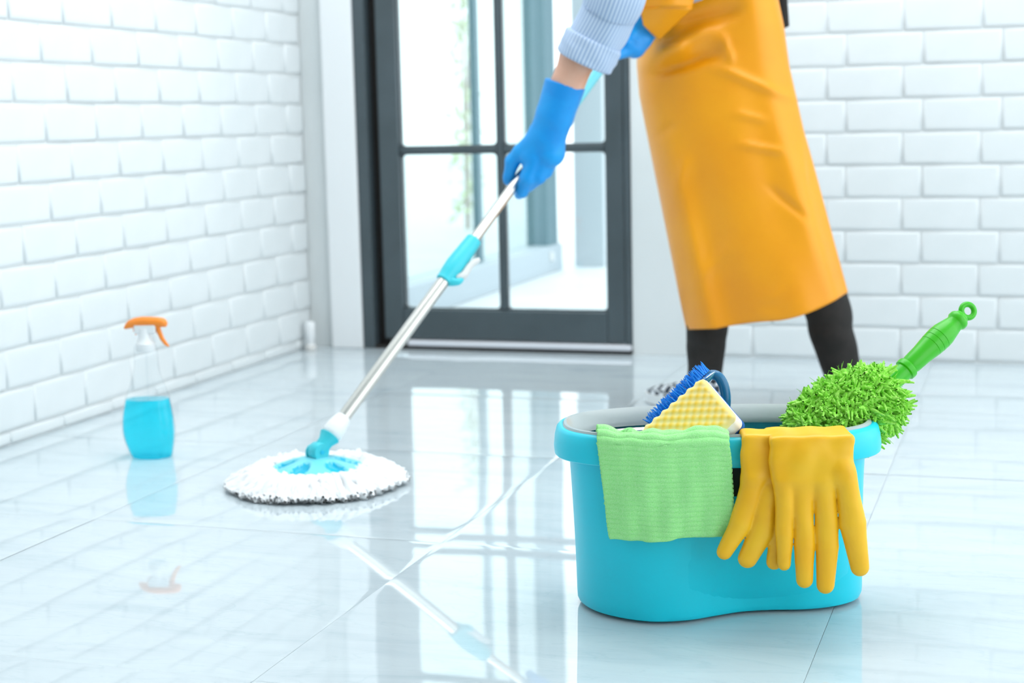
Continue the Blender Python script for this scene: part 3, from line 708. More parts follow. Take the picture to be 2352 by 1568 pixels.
# ------------------------------------------------------------------ green duster
def duster():
    tipw = atY(2229, 708, 2.33); mid = atY(2040, 886, 2.235); ax = mid - tipw; Lh = float(np.linalg.norm(ax)); ax /= Lh
    e0 = empty('duster', mid, 'fluffy lime green duster with green handle leaning in the bucket', 'duster'); og = mid
    S = lambda s: tipw - og + ax * s
    px = 1 / 1560.0; l = lambda q: Lh * q
    # handle profile along the axis (0 = ring end)
    prof = [(0.0105, 0.018), (0.0120, 0.0215), (0.0138, 0.0225), (0.0150, 0.025), (0.0150, 0.030), (0.0135, 0.0325), (0.0125, 0.0345), (0.0150, 0.045), (0.0178, 0.058), (0.0182, 0.0665), (0.0176, 0.067), (0.0182, 0.0675), (0.0180, 0.0755), (0.0174, 0.076), (0.0179, 0.0765), (0.0174, 0.0845), (0.0168, 0.085), (0.0172, 0.0855), (0.0150, 0.105), (0.0122, 0.125), (0.0112, 0.130), (0.0138, 0.132), (0.0142, 0.136), (0.0138, 0.140), (0.0116, 0.1415), (0.0116, Lh + 0.02), (0.008, Lh + 0.12)]
    prof = [(r * (1.0 if h < .12 else 1.16), h) for r, h in prof]
    lathe('handle', prof, 'green_pl', e0, 28, tipw - og, ax)
    n = np.cross(ax, [0, 0, 1.0]); n /= np.linalg.norm(n); b = np.cross(ax, n); rr = []
    rc = S(0.006); fw = f_ - ax * (f_ @ ax); fw /= np.linalg.norm(fw); sd = np.cross(ax, fw)
    tor = []
    for i in range(28):
        a = 2 * math.pi * i / 28; c = rc + 0.0098 * (math.cos(a) * ax + math.sin(a) * sd); o_ = math.cos(a) * ax + math.sin(a) * sd
        tor.append([c + 0.0042 * (math.cos(q) * o_ + math.sin(q) * fw) for q in np.linspace(0, 2 * math.pi, 10, endpoint=False)])
    v, f = loft_vf(tor + [tor[0]]); auto(obj('hanging_ring', v, f, 'green_pl', e0))
    # fluffy head: core and tufts
    c0, c1 = S(Lh + 0.018), atY(1846, 1000, 2.150) - og; ax2 = c1 - c0; L2 = float(np.linalg.norm(ax2)); ax2 /= L2
    n = np.cross(ax2, [0, 1.0, 0]); n /= np.linalg.norm(n); b = np.cross(ax2, n)
    def rad(s): q = s / L2; return 0.050 * (max(0.0, 1 - (abs(q - .44) / .66) ** 2.4)) ** .6
    P, F = loft_vf([[c0 + ax2 * s + rad(s) * .80 * (math.cos(a) * n + math.sin(a) * b) for a in np.linspace(0, 2 * math.pi, 18, endpoint=False)] for s in np.linspace(-.01, L2, 16)], True, True, True)
    hd = auto(obj('core', P, F, 'fibre_green', e0))
    N = 3300; paths = np.zeros((N, 5, 3)); R = np.zeros((N, 5))
    for i in range(N):
        s = rng.uniform(-.012, L2); a = rng.uniform(0, 2 * math.pi); o_ = math.cos(a) * n + math.sin(a) * b; q = c0 + ax2 * s + o_ * rad(s) * .72
        ends = -.7 if s < 0.012 else (1.0 if s > L2 * .85 else 0.0); d = o_ + ax2 * (rng.normal(.15, .35) + .6 * ends) + rng.normal(0, .22, 3); d /= np.linalg.norm(d); ln = rng.uniform(.014, .023)
        sz = rng.uniform(.75, 1.15); curl = rng.normal(0, 1, 3); curl -= d * (curl @ d); curl /= np.linalg.norm(curl) + 1e-9; cv = rng.uniform(.4, 1.3)
        for k in range(5):
            t = k / 4; paths[i, k] = q + d * ln * t + curl * ln * cv * t * t + np.array([0, 0, -1]) * ln * .18 * t * t
            R[i, k] = (.0018, .0026, .0032, .0030, .0012)[k] * sz
    V, F = strands_vf(paths, R, 5); tag(obj('microfibre_tufts', V, F, 'fibre_green', e0, True), kind='stuff')
    N = 700; paths = np.zeros((N, 3, 3)); R = np.zeros((N, 3))
    for i in range(N):
        s = rng.uniform(-.015, L2); a = rng.uniform(0, 2 * math.pi); o_ = math.cos(a) * n + math.sin(a) * b; q = c0 + ax2 * s + o_ * (rad(s) * .75 + .010); ends = -.6 if s < 0.015 else 0
        d = o_ + rng.normal(0, .45, 3) + ax2 * ends; d /= np.linalg.norm(d); ln = rng.uniform(.008, .017); cu = rng.normal(0, .25, 3)
        paths[i] = [q, q + d * ln * .5, q + (d + cu) * ln]; R[i] = (.0006, .0006, .0002)
    V, F = strands_vf(paths, R, 3); tag(obj('stray_fibres', V, F, 'fibre_green', e0), kind='stuff')
duster()

# ================================================================== SPIN MOP
P0 = onz(729, 1040, 0.062); P1 = atY(1456, 50, 3.42); mdir = P1 - P0; ML = float(np.linalg.norm(mdir)); mdir /= ML
def on_pole(px, py):      # parameter of the pole point seen nearest to a pixel
    d = ray(px, py); d = d / np.linalg.norm(d); w0 = P0 - CAM; bb = mdir @ d; return float((bb * (d @ w0) - (mdir @ w0)) / (1 - bb * bb))
mc = onz(729, 1112, 0.0)
mop = empty('spin_mop', (mc[0], mc[1], 0), 'spin mop with steel pole and round white microfibre head on the floor', 'mop'); mo = np.array(mop.location)
PP = lambda s: P0 + mdir * s - mo
s_a, s_b, s_c, s_d = on_pole(786, 960), on_pole(1024, 645), on_pole(1095, 548), on_pole(1330, 222)
def ptube(name, s0, s1, r0, r1, m, seg=24, parent=mop): return tube(name, [PP(s0), PP((s0 + s1) / 2), PP(s1)], [r0, (r0 + r1) / 2, r1], m, parent, seg)
ptube('lower_pole', s_a - .01, s_b + 0.02, 0.0128, 0.0128, 'pole')
ptube('upper_pole', s_c - .02, s_d, 0.0106, 0.0106, 'pole')
ptube('grip', s_d - 0.03, ML + 0.10, 0.0128, 0.0135, 'teal_light')
lathe('pole_cap', [(0.0135, 0), (0.0142, .004), (0.0142, 0.02), (0.010, 0.028), (0.002, .030)], 'teal_mid', mop, 20, PP(ML + 0.10), mdir)
# sliding lock between the poles
lk = lathe('lock_sleeve', [(0.0150, 0.0), (0.0172, 0.002), (0.0172, 0.014), (0.0188, 0.020), (0.0205, 0.045), (0.0182, 0.085), (0.0165, s_c - s_b - .002), (0.0135, s_c - s_b)], 'teal_mid', mop, 24, PP(s_b - 0.004), mdir)
rt = RW[:, 0]; side = rt - mdir * (rt @ mdir); side /= np.linalg.norm(side)
lev = spline([PP(s_b + 0.016) + side * 0.018, PP(s_b + 0.030) + side * 0.027, PP(s_b + 0.055) + side * 0.026, PP(s_b + 0.078) + side * 0.034], 12)
tube('lock_lever', lev, [.006, .0075, .008, .008, .008, .0075, .0075, .007, .007, .0065, .006, .004], 'lgrey_pl', lk, 12)
lv2 = spline([PP(s_b + 0.004) + side * 0.012, PP(s_b + 0.010) + side * 0.024, PP(s_b + 0.022) + side * 0.030], 8); tube('lever_foot', lv2, [.010, .010, .009, .008, .008, .007, .006, .004], 'teal_mid', lk, 10)
# white socket, cyan joint
s_n = on_pole(757, 1002); q_ = s_a + .004 - s_n; lathe('socket', [(0.0150, 0), (0.0190, 0.003), (0.0210, q_ * .2), (0.0200, q_ * .5), (0.0165, q_ * .85), (0.0140, q_)], 'white_pl', mop, 24, PP(s_n), mdir)
q_ = s_n - .002; lathe('joint_neck', [(0.0130, 0), (0.0145, q_ * .2), (0.0150, q_ * .6), (0.0200, q_ * .9), (0.0212, q_ * .96), (0.0190, q_)], 'teal_mid', mop, 24, PP(0.004), mdir)
pn = np.cross(mdir, [0, 0, 1.0]); pn /= np.linalg.norm(pn)
toc = CAM - P0; toc /= np.linalg.norm(toc); pn = pn if pn @ toc > 0 else -pn
yk = lathe('yoke', [(0.001, -.012), (0.0165, -.012), (0.0180, -.010), (0.0180, .010), (0.0165, .012), (0.001, .012)], 'teal_mid', mop, 24, PP(0.004), pn)
lathe('pin', [(0.001, .010), (0.0045, .010), (0.0045, .0135), (0.001, .0138)], 'teal_deep', yk, 16, PP(0.004), pn)
lathe('yoke_cheek', [(0.001, -.020), (0.0135, -.020), (0.0155, -.018), (0.0155, -.0135), (0.001, -.0135)], 'teal_mid', yk, 24, PP(0.0), pn)
# plate: shallow dome with scooped recesses, their shading painted in deeper cyan
RP = 0.094
def dome_h(r): return 0.056 - 0.024 * (r / RP) ** 1.6
V, F = [], []; nr, na = 18, 120
rec = [(math.radians(a), ) for a in (-150, -95, -30, 25, 90, 150)]
def recess(r, a):
    best = 0
    for (ra,) in rec:
        da = (a - ra + math.pi) % (2 * math.pi) - math.pi; q = (r - 0.060) / 0.026; w = da * r / (0.016 + 0.10 * max(0, (r - .045))); e_ = q * q + w * w
        best = max(best, max(0, 1 - e_))
    return best
for i in range(nr + 1):
    r = RP * i / nr
    for k in range(na):
        a = 2 * math.pi * k / na; V.append((r * math.cos(a), r * math.sin(a), dome_h(r) - 0.011 * min(1, recess(r, a) * 2.2)))
F = [(i * na + k, i * na + (k + 1) % na, (i + 1) * na + (k + 1) % na, (i + 1) * na + k) for i in range(nr) for k in range(na)]
n0 = len(V)
for k in range(na): a = 2 * math.pi * k / na; V.append(((RP - .002) * math.cos(a), (RP - .002) * math.sin(a), 0.018))
F += [(nr * na + k, nr * na + (k + 1) % na, n0 + (k + 1) % na, n0 + k) for k in range(na)]
pl = obj('plate', V, F, 'teal_light', mop, True); pl.data.materials.append(M['teal_deep'])
for p in pl.data.polygons:
    c = p.center
    if recess(math.hypot(c[0], c[1]), math.atan2(c[1], c[0])) > 0.16: p.material_index = 1
for (ra,) in rec: lathe('rivet', [(.0065, 0), (.0060, .003), (.0035, .005), (.0005, .0055)], 'teal_light', pl, 12, (.074 * math.cos(ra), .074 * math.sin(ra), dome_h(.074) - .010))
# strands
N = 1150; paths = np.zeros((N, 7, 3)); R = np.zeros((N, 7)); ang = rng.uniform(0, 2 * np.pi, N)
for i in range(N):
    a = ang[i]; lay_ = i / N; r0 = rng.uniform(.080, .098); r1 = rng.uniform(.156, .174) if rng.uniform() < .65 else rng.uniform(.115, .158); h0 = rng.uniform(.014, .030); z1 = rng.uniform(.006, .012); sw = rng.normal(0, .05)
    for k in range(7):
        t = k / 6; r = r0 + (r1 - r0) * t; aa = a + sw * t; hump = 0.020 * math.sin(math.pi * min(1, t * 1.25)) * (.5 + .9 * rng.uniform() * .6)
        paths[i, k] = (r * math.cos(aa) + rng.normal(0, .0024), r * math.sin(aa) + rng.normal(0, .0024), max(.0048, h0 * (1 - t) + z1 * t + hump * (1 - t) ** .6 + rng.normal(0, .0022)))
    R[i] = np.array([.005, .0066, .0072, .0070, .0074, .0072, .0036]) * rng.uniform(.8, 1.15)
V, F = strands_vf(paths, R, 5); tag(obj('mop_strands', V, F, 'fibre_white', mop, True), 'white microfibre strands', kind='stuff')

# ================================================================== SPRAY BOTTLE
def spray():
    base = onz(350, 1049, 0.0); e0 = empty('spray_bottle', (base[0], base[1], 0), 'clear spray bottle of blue liquid with orange trigger beside the white brick wall', 'bottle')
    dep = float(f_ @ (base - CAM)); mpp = dep / FPX; yaw = math.atan2(RW[1, 0], RW[0, 0]); e0.rotation_euler = (0, 0, yaw - 0.10)
    # profile: (z in px above base, half-width px, centre offset px)
    pr = [(0, 44, 0), (4, 48, 0), (20, 53, -2), (45, 59, -4), (70, 60.5, -5), (100, 58, -5), (135, 51, -4), (150, 46, -3), (170, 38, -2), (190, 31, -2), (210, 28, -2), (235, 27, -2), (250, 26, -2), (258, 20, -2)]
    def rings(pr, ins=0.0, fl=0.66):
        out = []
        for z, w, c in pr:
            w2 = (w - ins) * mpp; out.append([(c * mpp + w2 * math.copysign(abs(math.cos(a)) ** .85, math.cos(a)), max(w2 * fl, .014) * math.copysign(abs(math.sin(a)) ** .85, math.sin(a)), z * mpp * 1.015) for a in np.linspace(0, 2 * math.pi, 40, endpoint=False)])
        return out
    P = spline([np.array(p, float) for p in pr], 40); v, f = loft_vf(rings(P), True, True, False); b = auto(obj('bottle', v, f, 'bottle', e0))
    lq = [p for p in P if p[0] < 134]; lq[0] = np.array([3.0, 44, 0]); lq.append(np.array([134.0, 51, -4])); v, f = loft_vf(rings(lq, 2.0), True, True, True); auto(obj('liquid', v, f, 'liquid', e0))
    tube('dip_tube', [(0, 0, .008), (-.002, 0, .10), (-.001, 0, 258 * mpp)], .0026, 'bottle', e0, 8)
    z0 = 246 * mpp; lathe('collar', [(.0185, 0), (.020, .002), (.020, .016), (.016, .020), (.013, .030), (.013, .048)], 'white_pl', e0, 24, (-2 * mpp, 0, z0))
    # orange head: hooded top with nozzle at the right
    top = 322 * mpp; sect = []
    for x, zc, hz, hy in ((-49, 300, 2, 3), (-46, 302, 5, 7), (-38, 307, 8, 10), (-24, 311, 9.5, 12), (-6, 313, 10, 13), (12, 313, 9.5, 13), (30, 312, 9.5, 12), (42, 311, 9, 11), (49, 309, 7, 8), (52, 308.5, 2, 3)):
        sect.append([(x * mpp, hy * mpp * math.cos(a), (zc + 1.2 * hz * math.sin(a)) * mpp) for a in np.linspace(0, 2 * math.pi, 20, endpoint=False)])
    v, f = loft_vf(sect, True, True, True); hd = auto(obj('spray_head', v, f, 'orange_pl', e0))
    box('head_block', -24 * mpp, 26 * mpp, -.010, .010, 286 * mpp, 308 * mpp, 'white_pl', e0, .003)
    tube('trigger', [np.array((x * mpp, 0, z * mpp)) for x, z in ((28, 306), (32, 290), (38, 274), (46, 262), (53, 256))], [.0052, .0052, .0046, .0038, .0018], 'orange_pl', e0, 12)
    tube('rear_clip', [np.array((x * mpp, 0, z * mpp)) for x, z in ((-26, 303), (-25, 292), (-22, 283))], [.003, .0028, .0015], 'orange_pl', e0, 8)
spray()

# ================================================================== PERSON
YP = 3.52
person = empty('person', (-0.62, YP, 0), 'person in a long yellow apron and striped shirt pushing the mop, blue gloves, black leggings', 'person'); pe = np.array(person.location)
def W(px, py, Y): return atY(px, py, Y) - pe
def sec(s): return P0 + mdir * s - pe            # pole point in the person's frame
fwd = f_; toward = -f_ / np.linalg.norm(f_)
s_hand = on_pole(1205, 390); s_hand2 = on_pole(1452, 72)
hand_c = sec(s_hand); Yh = hand_c[1] + pe[1]
def H(px, py, d=0.0): return atY(px, py, Yh) - pe + toward * d      # near the gripping hand
hpx = float(f_ @ (hand_c + pe - CAM)) / FPX                          # metres per pixel there
wrist, elbow = H(1268, 292, .030), H(1392, 40, .045); shoulder = atY(1500, -330, 3.42) - pe
# feet and legs
knee_f, ank_f = W(1628, 640, 3.58), W(1618, 890, 3.56); hip_f = W(1655, 60, 3.62); knee_r, ank_r = W(1880, 640, 3.68), W(1948, 880, 3.70); hip_r = W(1690, 60, 3.70)
gz = 0.0
ank_f[2] = 0.085; ank_r[2] = 0.085
chest = atY(1570, -380, 3.50) - pe; neck = chest + np.array([-0.12, 0, .20]); headp = neck + np.array([-0.10, 0, .16])
def body_fn(P):
    D = d_caps(P, hip_f, knee_f, .062, .044)
    K = .03
    for a, b, ra, rb in ((knee_f, ank_f, .042, .026), (hip_r, knee_r, .062, .044), (knee_r, ank_r, .042, .026), ((hip_f + hip_r) / 2 + [0, .02, .0], chest, .08, .10), (chest, neck, .07, .045), (neck, headp, .045, .06), (headp - [.01, 0, 0], headp + [-.02, 0, .06], .085, .085), (headp + [-.09, 0, .01], headp + [-.10, 0, -.01], .016, .018),
                         (chest + [0, -.12, .06], elbow, .05, .038), (elbow, H(1330, 130, .034), .036, .034), (H(1330, 130, .034), H(1302, 200, .030), .034, .030), (H(1302, 200, .030), wrist, .030, .020), (wrist, H(1246, 345, .022), .018, .014), (chest + [0, .10, .06], sec(s_hand2) + [.12, .10, .16], .05, .036), (sec(s_hand2) + [.12, .10, .16], sec(s_hand2) + [.05, .04, .05], .030, .02),
                         (ank_f, ank_f + [-.06, .045, -.05], .018, .010), (ank_r, ank_r + [-.022, .07, -.05], .018, .010)):
        D = smin(D, d_caps(P, a, b, ra, rb), K)
    return D
V, F = surface_nets(body_fn, (-.75, -.55, 0.0), (.55, .45, 1.75), .012, 2); obj('body', V, F, 'skin', person, True)
hv, hf = surface_nets(lambda P: np.maximum(d_caps(P, headp + [.015, 0, .02], headp + [.0, 0, .07], .100, .098), -(P[..., 0] - headp[0] + .055 + .25 * (P[..., 2] - headp[2]))), headp - .2, headp + .25, .012, 2); obj('hair', hv, hf, 'hair', person, True)

# leggings: wrinkled tubes
def leg_vf(path, rad, seed):
    rs = np.random.default_rng(seed); ph = rs.uniform(0, 6, 6); rings = []; Ps = spline(path, 44); Rs = np.interp(np.linspace(0, 1, 44), np.linspace(0, 1, len(rad)), rad)
    for i, (p, n, b) in enumerate(frames(Ps)):
        q = i / 43; ring_ = []
        for k in range(36):
            a = 2 * math.pi * k / 36; w = 1 + .035 * math.sin(34 * q + 2 * math.sin(a + ph[0])) * (.3 + .7 * max(0, math.sin(a + ph[1] + 3 * q))) * (0.4 + q) + .02 * math.sin(3 * a + 20 * q)
            ring_.append(p + Rs[i] * w * (math.cos(a) * n + math.sin(a) * b))
        rings.append(ring_)
    return loft_vf(rings, True, True, True)
mp = lambda Y: float(f_ @ (np.array(atY(1700, 700, Y)) - CAM)) / FPX
m1, m2 = mp(3.57), mp(3.69)
v, f = leg_vf([hip_f, W(1634, 520, 3.59), W(1624, 740, 3.57), W(1622, 800, 3.57), W(1617, 868, 3.56), ank_f - [0, 0, .025]], np.array([66, 58, 48, 45, 38, 34]) * m1, 3); auto(obj('legging', v, f, 'leggings', person), 3.2)
v, f = leg_vf([hip_r, W(1830, 540, 3.68), W(1896, 700, 3.69), W(1912, 770, 3.69), W(1937, 858, 3.70), ank_r - [0, 0, .025]], np.array([66, 58, 53, 49, 42, 36]) * m2, 5); auto(obj('legging', v, f, 'leggings', person), 3.2)
# shoes
def shoe(ank, yaw, nm='shoe'):
    c = ank.copy(); c[2] = 0; d = np.array([math.cos(yaw), math.sin(yaw), 0]); s = np.array([-d[1], d[0], 0]); up = np.array([0, 0, 1.0])
    prof = [(-.055, .020, .030, .075), (-.050, .030, .045, .078), (-.02, .034, .050, .080), (.03, .035, .052, .072), (.07, .040, .055, .060), (.11, .044, .052, .050), (.15, .040, .046, .042), (.172, .028, .036, .034), (.180, .012, .020, .024)]
    rings, sole = [], []
    for x, w, _, h in prof:
        rings.append([c + d * x + s * w * math.cos(a) + up * (.022 + (h - .022) * max(0, math.sin(a)) ** .7 if math.sin(a) > 0 else .020) for a in np.linspace(0, 2 * math.pi, 20, endpoint=False)])
        sole.append([c + d * x * 1.02 + s * (w + .004) * cx_ + up * z_ for cx_, z_ in ((-1, .024), (-1, .001), (-.5, 0.0005), (.5, 0.0005), (1, .001), (1, .024))])
    v, f = loft_vf(rings, True, True, True); o = auto(obj(nm, v, f, 'checker', person), 1.0); tag(o, 'black and white checked slip-on shoe')
    v, f = loft_vf(sole, True, True, True); obj('sole', v, f, 'white_pl', o)
shoe(ank_f, math.pi - .62); shoe(ank_r, math.pi - 1.25)

# apron skirt: a draped sheet round the front of the hips and thighs
def interp(tab, y): t = np.array(tab, float); return float(np.interp(y, t[:, 0], t[:, 1]))
LE = [(-160, 1500), (0, 1478), (90, 1466), (150, 1462), (220, 1468), (330, 1490), (420, 1508), (500, 1524), (620, 1548), (700, 1564), (760, 1577)]
RE = [(-160, 1775), (0, 1793), (60, 1806), (150, 1818), (300, 1851), (450, 1894), (560, 1924), (668, 1954), (760, 1975)]
def apron():
    nu, nv_ = 110, 120; V = []; UV = []
    for i in range(nv_ + 1):
        t = i / nv_
        for k in range(nu + 1):
            s = k / nu                     # 0 = right edge, 1 = far side of the left contour
            th = math.radians(-18 - s * 200) # angle in plan; -90 faces the camera
            hemx = 0.5 + 0.5 * math.cos(th)
            hem = np.interp(hemx, [0, .25, .5, 1.0], [757, 755, 738, 668]) if th > math.radians(-180) else 757
            y = -160 + (hem + 160) * t
            xl, xr = interp(LE, y), interp(RE, y); xc, a = (xl + xr) / 2, (xr - xl) / 2
            Yc = 3.63; b = 0.165 + 0.03 * t
            se = lambda q: math.copysign(abs(q) ** .62, q)
            px = xc + a * se(math.cos(th)); Y = Yc + b * se(math.sin(th))
            p = atY(px, y, Y)
            c = math.cos(th)
            fold = 0.010 * t * math.sin(5.0 * th + 1.2) + 0.006 * math.sin(9 * th - 4 * t) * t
            cr = 0.006 * math.sin(2 * math.pi * (1.7 * (1 - t) + 0.9 * hemx)) * (1 - t) ** 2
            for (cx0, cy0, dx, dy, wd, ln, am) in CREASES:
                q = ((px - cx0) * dx + (y - cy0) * dy); r = (-(px - cx0) * dy + (y - cy0) * dx)
                cr += 1.25 * am * math.exp(-(r / wd) ** 2) * math.exp(-(q / ln) ** 4)
            p = p + toward * (fold + cr) * max(0.0, -math.sin(th)) ** .5
            V.append(p - pe)
    F = [(i * (nu + 1) + k, (i + 1) * (nu + 1) + k, (i + 1) * (nu + 1) + k + 1, i * (nu + 1) + k + 1) for i in range(nv_) for k in range(nu)]
    o = obj('apron', V, F, 'apron', person, True); so = o.modifiers.new('thick', 'SOLIDIFY'); so.thickness = 0.003; so.offset = 1
    return o
# creases: (px, py, direction, width px, half-length px, height m)
def cr_(x0, y0, x1, y1, w, am): L = math.hypot(x1 - x0, y1 - y0); return ((x0 + x1) / 2, (y0 + y1) / 2, (x1 - x0) / L, (y1 - y0) / L, w, L / 2, am)
CREASES = [cr_(1480, 150, 1640, 60, 16, .020), cr_(1490, 118, 1580, 120, 20, .018), cr_(1500, 170, 1660, 115, 14, -.016), cr_(1560, 60, 1700, 20, 18, -.014), cr_(1640, 150, 1830, 230, 10, .007), cr_(1655, 75, 1680, 140, 9, .010),
           cr_(1690, 260, 1760, 275, 8, .005), cr_(1700, 330, 1800, 348, 8, .006), cr_(1500, 320, 1545, 285, 9, -.006), cr_(1540, 460, 1580, 360, 14, .005), cr_(1770, 430, 1850, 500, 8, -.006), cr_(1840, 330, 1850, 420, 9, .006), cr_(1610, 640, 1680, 560, 14, .004), cr_(1745, 740, 1790, 660, 9, .005),
           cr_(1840, 90, 1890, 420, 40, .012), cr_(1730, 60, 1800, 600, 50, -.010), cr_(1540, 250, 1600, 700, 45, .010)]
apron()
# bib of the apron, falling forward as the wearer bends
def sheet(name, quad, nu, nv_, m, fn, parent=person, thick=.003):
    A, B, C_, D_ = [np.asarray(q, float) for q in quad]; V = []
    for i in range(nv_ + 1):
        for k in range(nu + 1):
            u, w = k / nu, i / nv_; V.append(A * (1 - u) * (1 - w) + B * u * (1 - w) + C_ * u * w + D_ * (1 - u) * w + fn(u, w))
    F = [(i * (nu + 1) + k, (i + 1) * (nu + 1) + k, (i + 1) * (nu + 1) + k + 1, i * (nu + 1) + k + 1) for i in range(nv_) for k in range(nu)]
    o = obj(name, V, F, m, parent, True); so = o.modifiers.new('thick', 'SOLIDIFY'); so.thickness = thick; so.offset = 0; return o
bibY = 3.36
sheet('bib', [W(1440, -260, bibY + .02), W(1660, -260, bibY), W(1588, 20, bibY + .015), W(1470, 24, bibY - .02)], 24, 30, 'apron', lambda u, w: toward * (.018 * math.sin(math.pi * u) + .006 * math.sin(6 * u + 4 * w)))
sheet('bib_hem', [W(1470, 22, bibY - .02), W(1590, 18, bibY + .014), W(1512, 92, bibY + .05), W(1478, 58, bibY + .0)], 20, 12, 'apron', lambda u, w: toward * (.018 * math.sin(math.pi * u) * (1 - w)))
# dark shirt tail at the back
sheet('shirt_tail', [W(1760, -140, 3.60), W(1798, -140, 3.60), W(1812, 60, 3.60), W(1780, 80, 3.60)], 8, 12, 'leggings', lambda u, w: toward * .01 * math.sin(math.pi * u))
dk = surface_nets(lambda P: d_caps(P, W(1500, 20, 3.60), W(1560, 60, 3.62), .055, .06), W(1500, 20, 3.60) - .16, W(1560, 60, 3.62) + .16, .01, 2); obj('waistband', dk[0], dk[1], 'leggings', person, True)

# shirt sleeve with rolled cuff, stripes run along the arm
def sleeve(path, rad, name, seed, seg=64, n=70, wrinkle=1.0):
    rs = np.random.default_rng(seed); ph = rs.uniform(0, 6, 8); Ps = spline(path, n); Rs = np.interp(np.linspace(0, 1, n), np.linspace(0, 1, len(rad)), rad); rings = []
    for i, (p, nn, b) in enumerate(frames(Ps)):
        q = i / (n - 1)
        rings.append([p + Rs[i] * (1 + wrinkle * (.030 * math.sin(30 * q + 2.2 * math.sin(a + ph[0])) * (.4 + .6 * math.sin(a + ph[1] + 2 * q)) + .018 * math.sin(5 * a + 14 * q + ph[2]))) * (math.cos(a) * nn + math.sin(a) * b) for a in (2 * math.pi * k / seg for k in range(seg))])
    v, f = loft_vf(rings); o = obj(name, v, f, 'shirt', person, True)
    uv = o.data.uv_layers.new(name='stripes')
    for pol in o.data.polygons:
        for li in pol.loop_indices:
            vi = o.data.loops[li].vertex_index; k = vi % seg; 
            if k == 0 and max(o.data.loops[l].vertex_index % seg for l in pol.loop_indices) == seg - 1: k = seg
            uv.data[li].uv = (k / seg, (vi // seg) / n)
    so = o.modifiers.new('thick', 'SOLIDIFY'); so.thickness = .003; so.offset = -1
    return o
cuff_a, cuff_b = H(1341, 146, .036), H(1362, 100, .036)
sleeve([cuff_b + (cuff_a - cuff_b) * .5, cuff_b, H(1395, 40, .04), H(1420, -30, .045), shoulder * .5 + elbow * .5, shoulder, chest + [0, 0, .06]], np.array([56, 60, 63, 66, 68, 75, 90]) * hpx, 'shirt_sleeve', 4, 96, 90, 1.5)
sleeve([cuff_a + (cuff_a - cuff_b) * .12, cuff_a, cuff_a * .5 + cuff_b * .5, cuff_b, cuff_b + (cuff_b - cuff_a) * .08], np.array([61, 66, 68, 67, 58]) * hpx, 'rolled_cuff', 6, 64, 26, .6)
sh2 = sec(s_hand2)
sleeve([sh2 + [.09, .08, .12], sh2 + [.12, .10, .17], chest + [0, .12, .06]], [.042, .048, .07], 'shirt_sleeve', 8)
tv, tf = surface_nets(lambda P: smin(d_caps(P, chest - [0, 0, .25], chest, .125, .14), d_caps(P, chest + [0, -.12, .05], chest + [0, .12, .05], .075, .075), .05), chest - .5, chest + .35, .014, 2); obj('shirt', tv, tf, 'shirt', person, True)

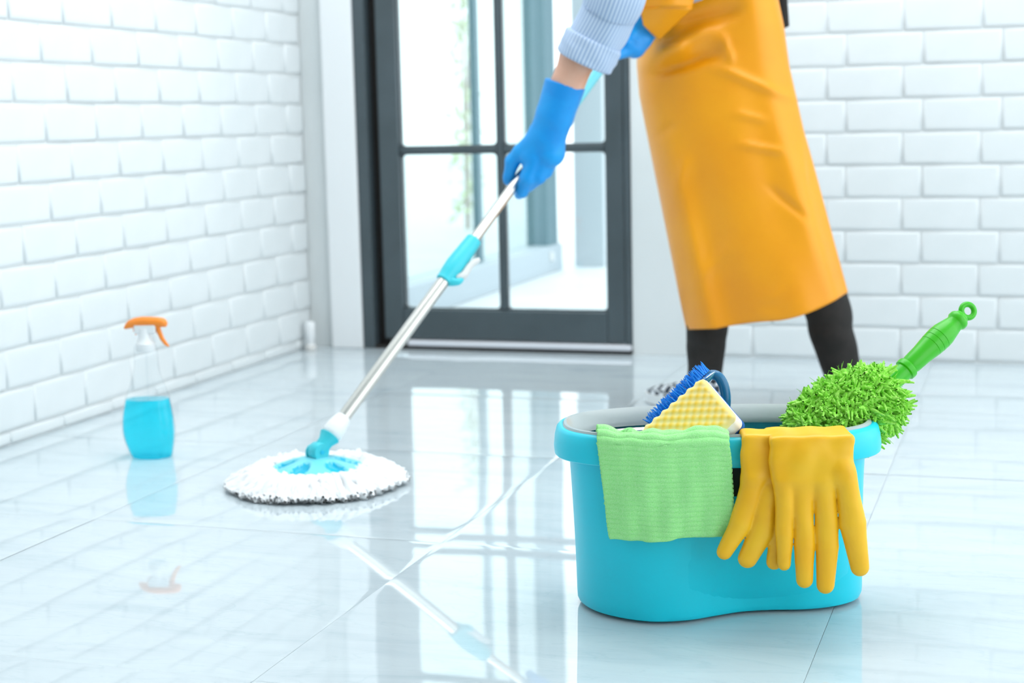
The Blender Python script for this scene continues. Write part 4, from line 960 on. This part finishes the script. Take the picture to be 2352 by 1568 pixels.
# blue glove gripping the pole
def grip_glove(name, fn_list, plane, lo, hi, k=.010, h=.0032):
    def fn(P):
        D = None
        for a, b, ra, rb, fl in fn_list:
            q = d_caps(P, a, b, ra, rb, fl); D = q if D is None else smin(D, q, k)
        if plane is not None:
            p0, n0, inner_ = plane; D = np.maximum(D, (P - p0) @ n0); D = np.maximum(D, -d_caps(P, *inner_))
        return D
    V, F = surface_nets(fn, lo, hi, h, 2); return obj(name, V, F, 'blue_rubber', person, True)
px_ = hpx; cuff_c = H(1298, 197, .030); arm_d = H(1298, 197, .030) - H(1262, 310, .030); arm_d /= np.linalg.norm(arm_d)
cap = lambda x0, y0, r0, d0, x1, y1, r1, d1, fl=None: (H(x0, y0, d0), H(x1, y1, d1), r0 * px_, r1 * px_, fl)
flatn = (toward, 1.25)
L_ = [cap(1312, 152, 49, .032, 1274, 268, 43, .030, (toward, 1.15)), cap(1274, 268, 43, .030, 1256, 318, 42, .026, flatn),
      cap(1258, 310, 40, .026, 1262, 352, 36, .024, flatn), cap(1250, 318, 40, .026, 1225, 360, 34, .026, flatn), cap(1262, 345, 30, .020, 1238, 385, 27, .016, flatn),
      cap(1232, 326, 26, .030, 1196, 352, 18, .028),                       # thumb base
      cap(1196, 352, 18, .028, 1177, 374, 17, .024), cap(1177, 374, 17, .024, 1167, 412, 12, .016), cap(1168, 408, 12, .018, 1166, 418, 9, .014),
      cap(1228, 372, 20, .034, 1212, 412, 18.5, .036), cap(1212, 412, 18.5, .036, 1199, 442, 14, .020), cap(1199, 442, 14, .020, 1192, 448, 11, .008),   # index finger
      cap(1248, 372, 20, .026, 1236, 408, 18, .026), cap(1236, 408, 18, .026, 1212, 430, 13, .004),          # middle
      cap(1262, 366, 20, .016, 1252, 394, 17, .014), cap(1252, 394, 17, .014, 1222, 416, 13, -.014),         # ring
      cap(1268, 354, 18, .006, 1262, 378, 15, .000), cap(1262, 378, 15, .000, 1232, 398, 12, -.020)]         # little
c_lo = np.min([np.minimum(a, b) for a, b, *_ in L_], 0) - .07; c_hi = np.max([np.maximum(a, b) for a, b, *_ in L_], 0) + .07
grip_glove('blue_glove', L_, (H(1298, 197, .030), (lambda n: n / np.linalg.norm(n))(H(1312, 150, .030) - H(1298, 197, .030) + .10 * RW[:, 0] * 0), (H(1330, 100, .032), H(1284, 238, .030), 42 * px_, 33 * px_, (toward, 1.15))), c_lo, c_hi, .0048, .0024)
# second blue glove higher on the grip
h2 = sec(s_hand2); up_ = mdir; sd_ = np.cross(mdir, toward); sd_ /= np.linalg.norm(sd_)
if sd_ @ RW[:, 0] < 0: sd_ = -sd_
L2_ = [(h2 + sd_ * .035 - toward * .005 - up_ * .03, h2 + sd_ * .035 - toward * .005 + up_ * .035, .024, .024, None), (h2 + sd_ * .035 + toward * 0, sh2 + np.array([.085, .075, .12]), .024, .032, None)]
for q, r in ((-.036, .0125), (-.012, .013), (.012, .0125), (.034, .011)):
    L2_ += [(h2 + up_ * q + sd_ * .034 + toward * .010, h2 + up_ * q + sd_ * .016 + toward * .024, r, r, None), (h2 + up_ * q + sd_ * .016 + toward * .024, h2 + up_ * (q - .004) - sd_ * .012 + toward * .022, r, r * .8, None), (h2 + up_ * (q - .004) - sd_ * .012 + toward * .022, h2 + up_ * (q - .006) - sd_ * .022 + toward * .006, r * .85, r * .7, None)]
L2_ += [(h2 + sd_ * .030 - up_ * .040, h2 + sd_ * .014 - up_ * .075 + toward * .012, .016, .012, None)]
c_lo = np.min([np.minimum(a, b) for a, b, *_ in L2_], 0) - .05; c_hi = np.max([np.maximum(a, b) for a, b, *_ in L2_], 0) + .05
grip_glove('blue_glove', L2_, None, c_lo, c_hi, .006, .004)
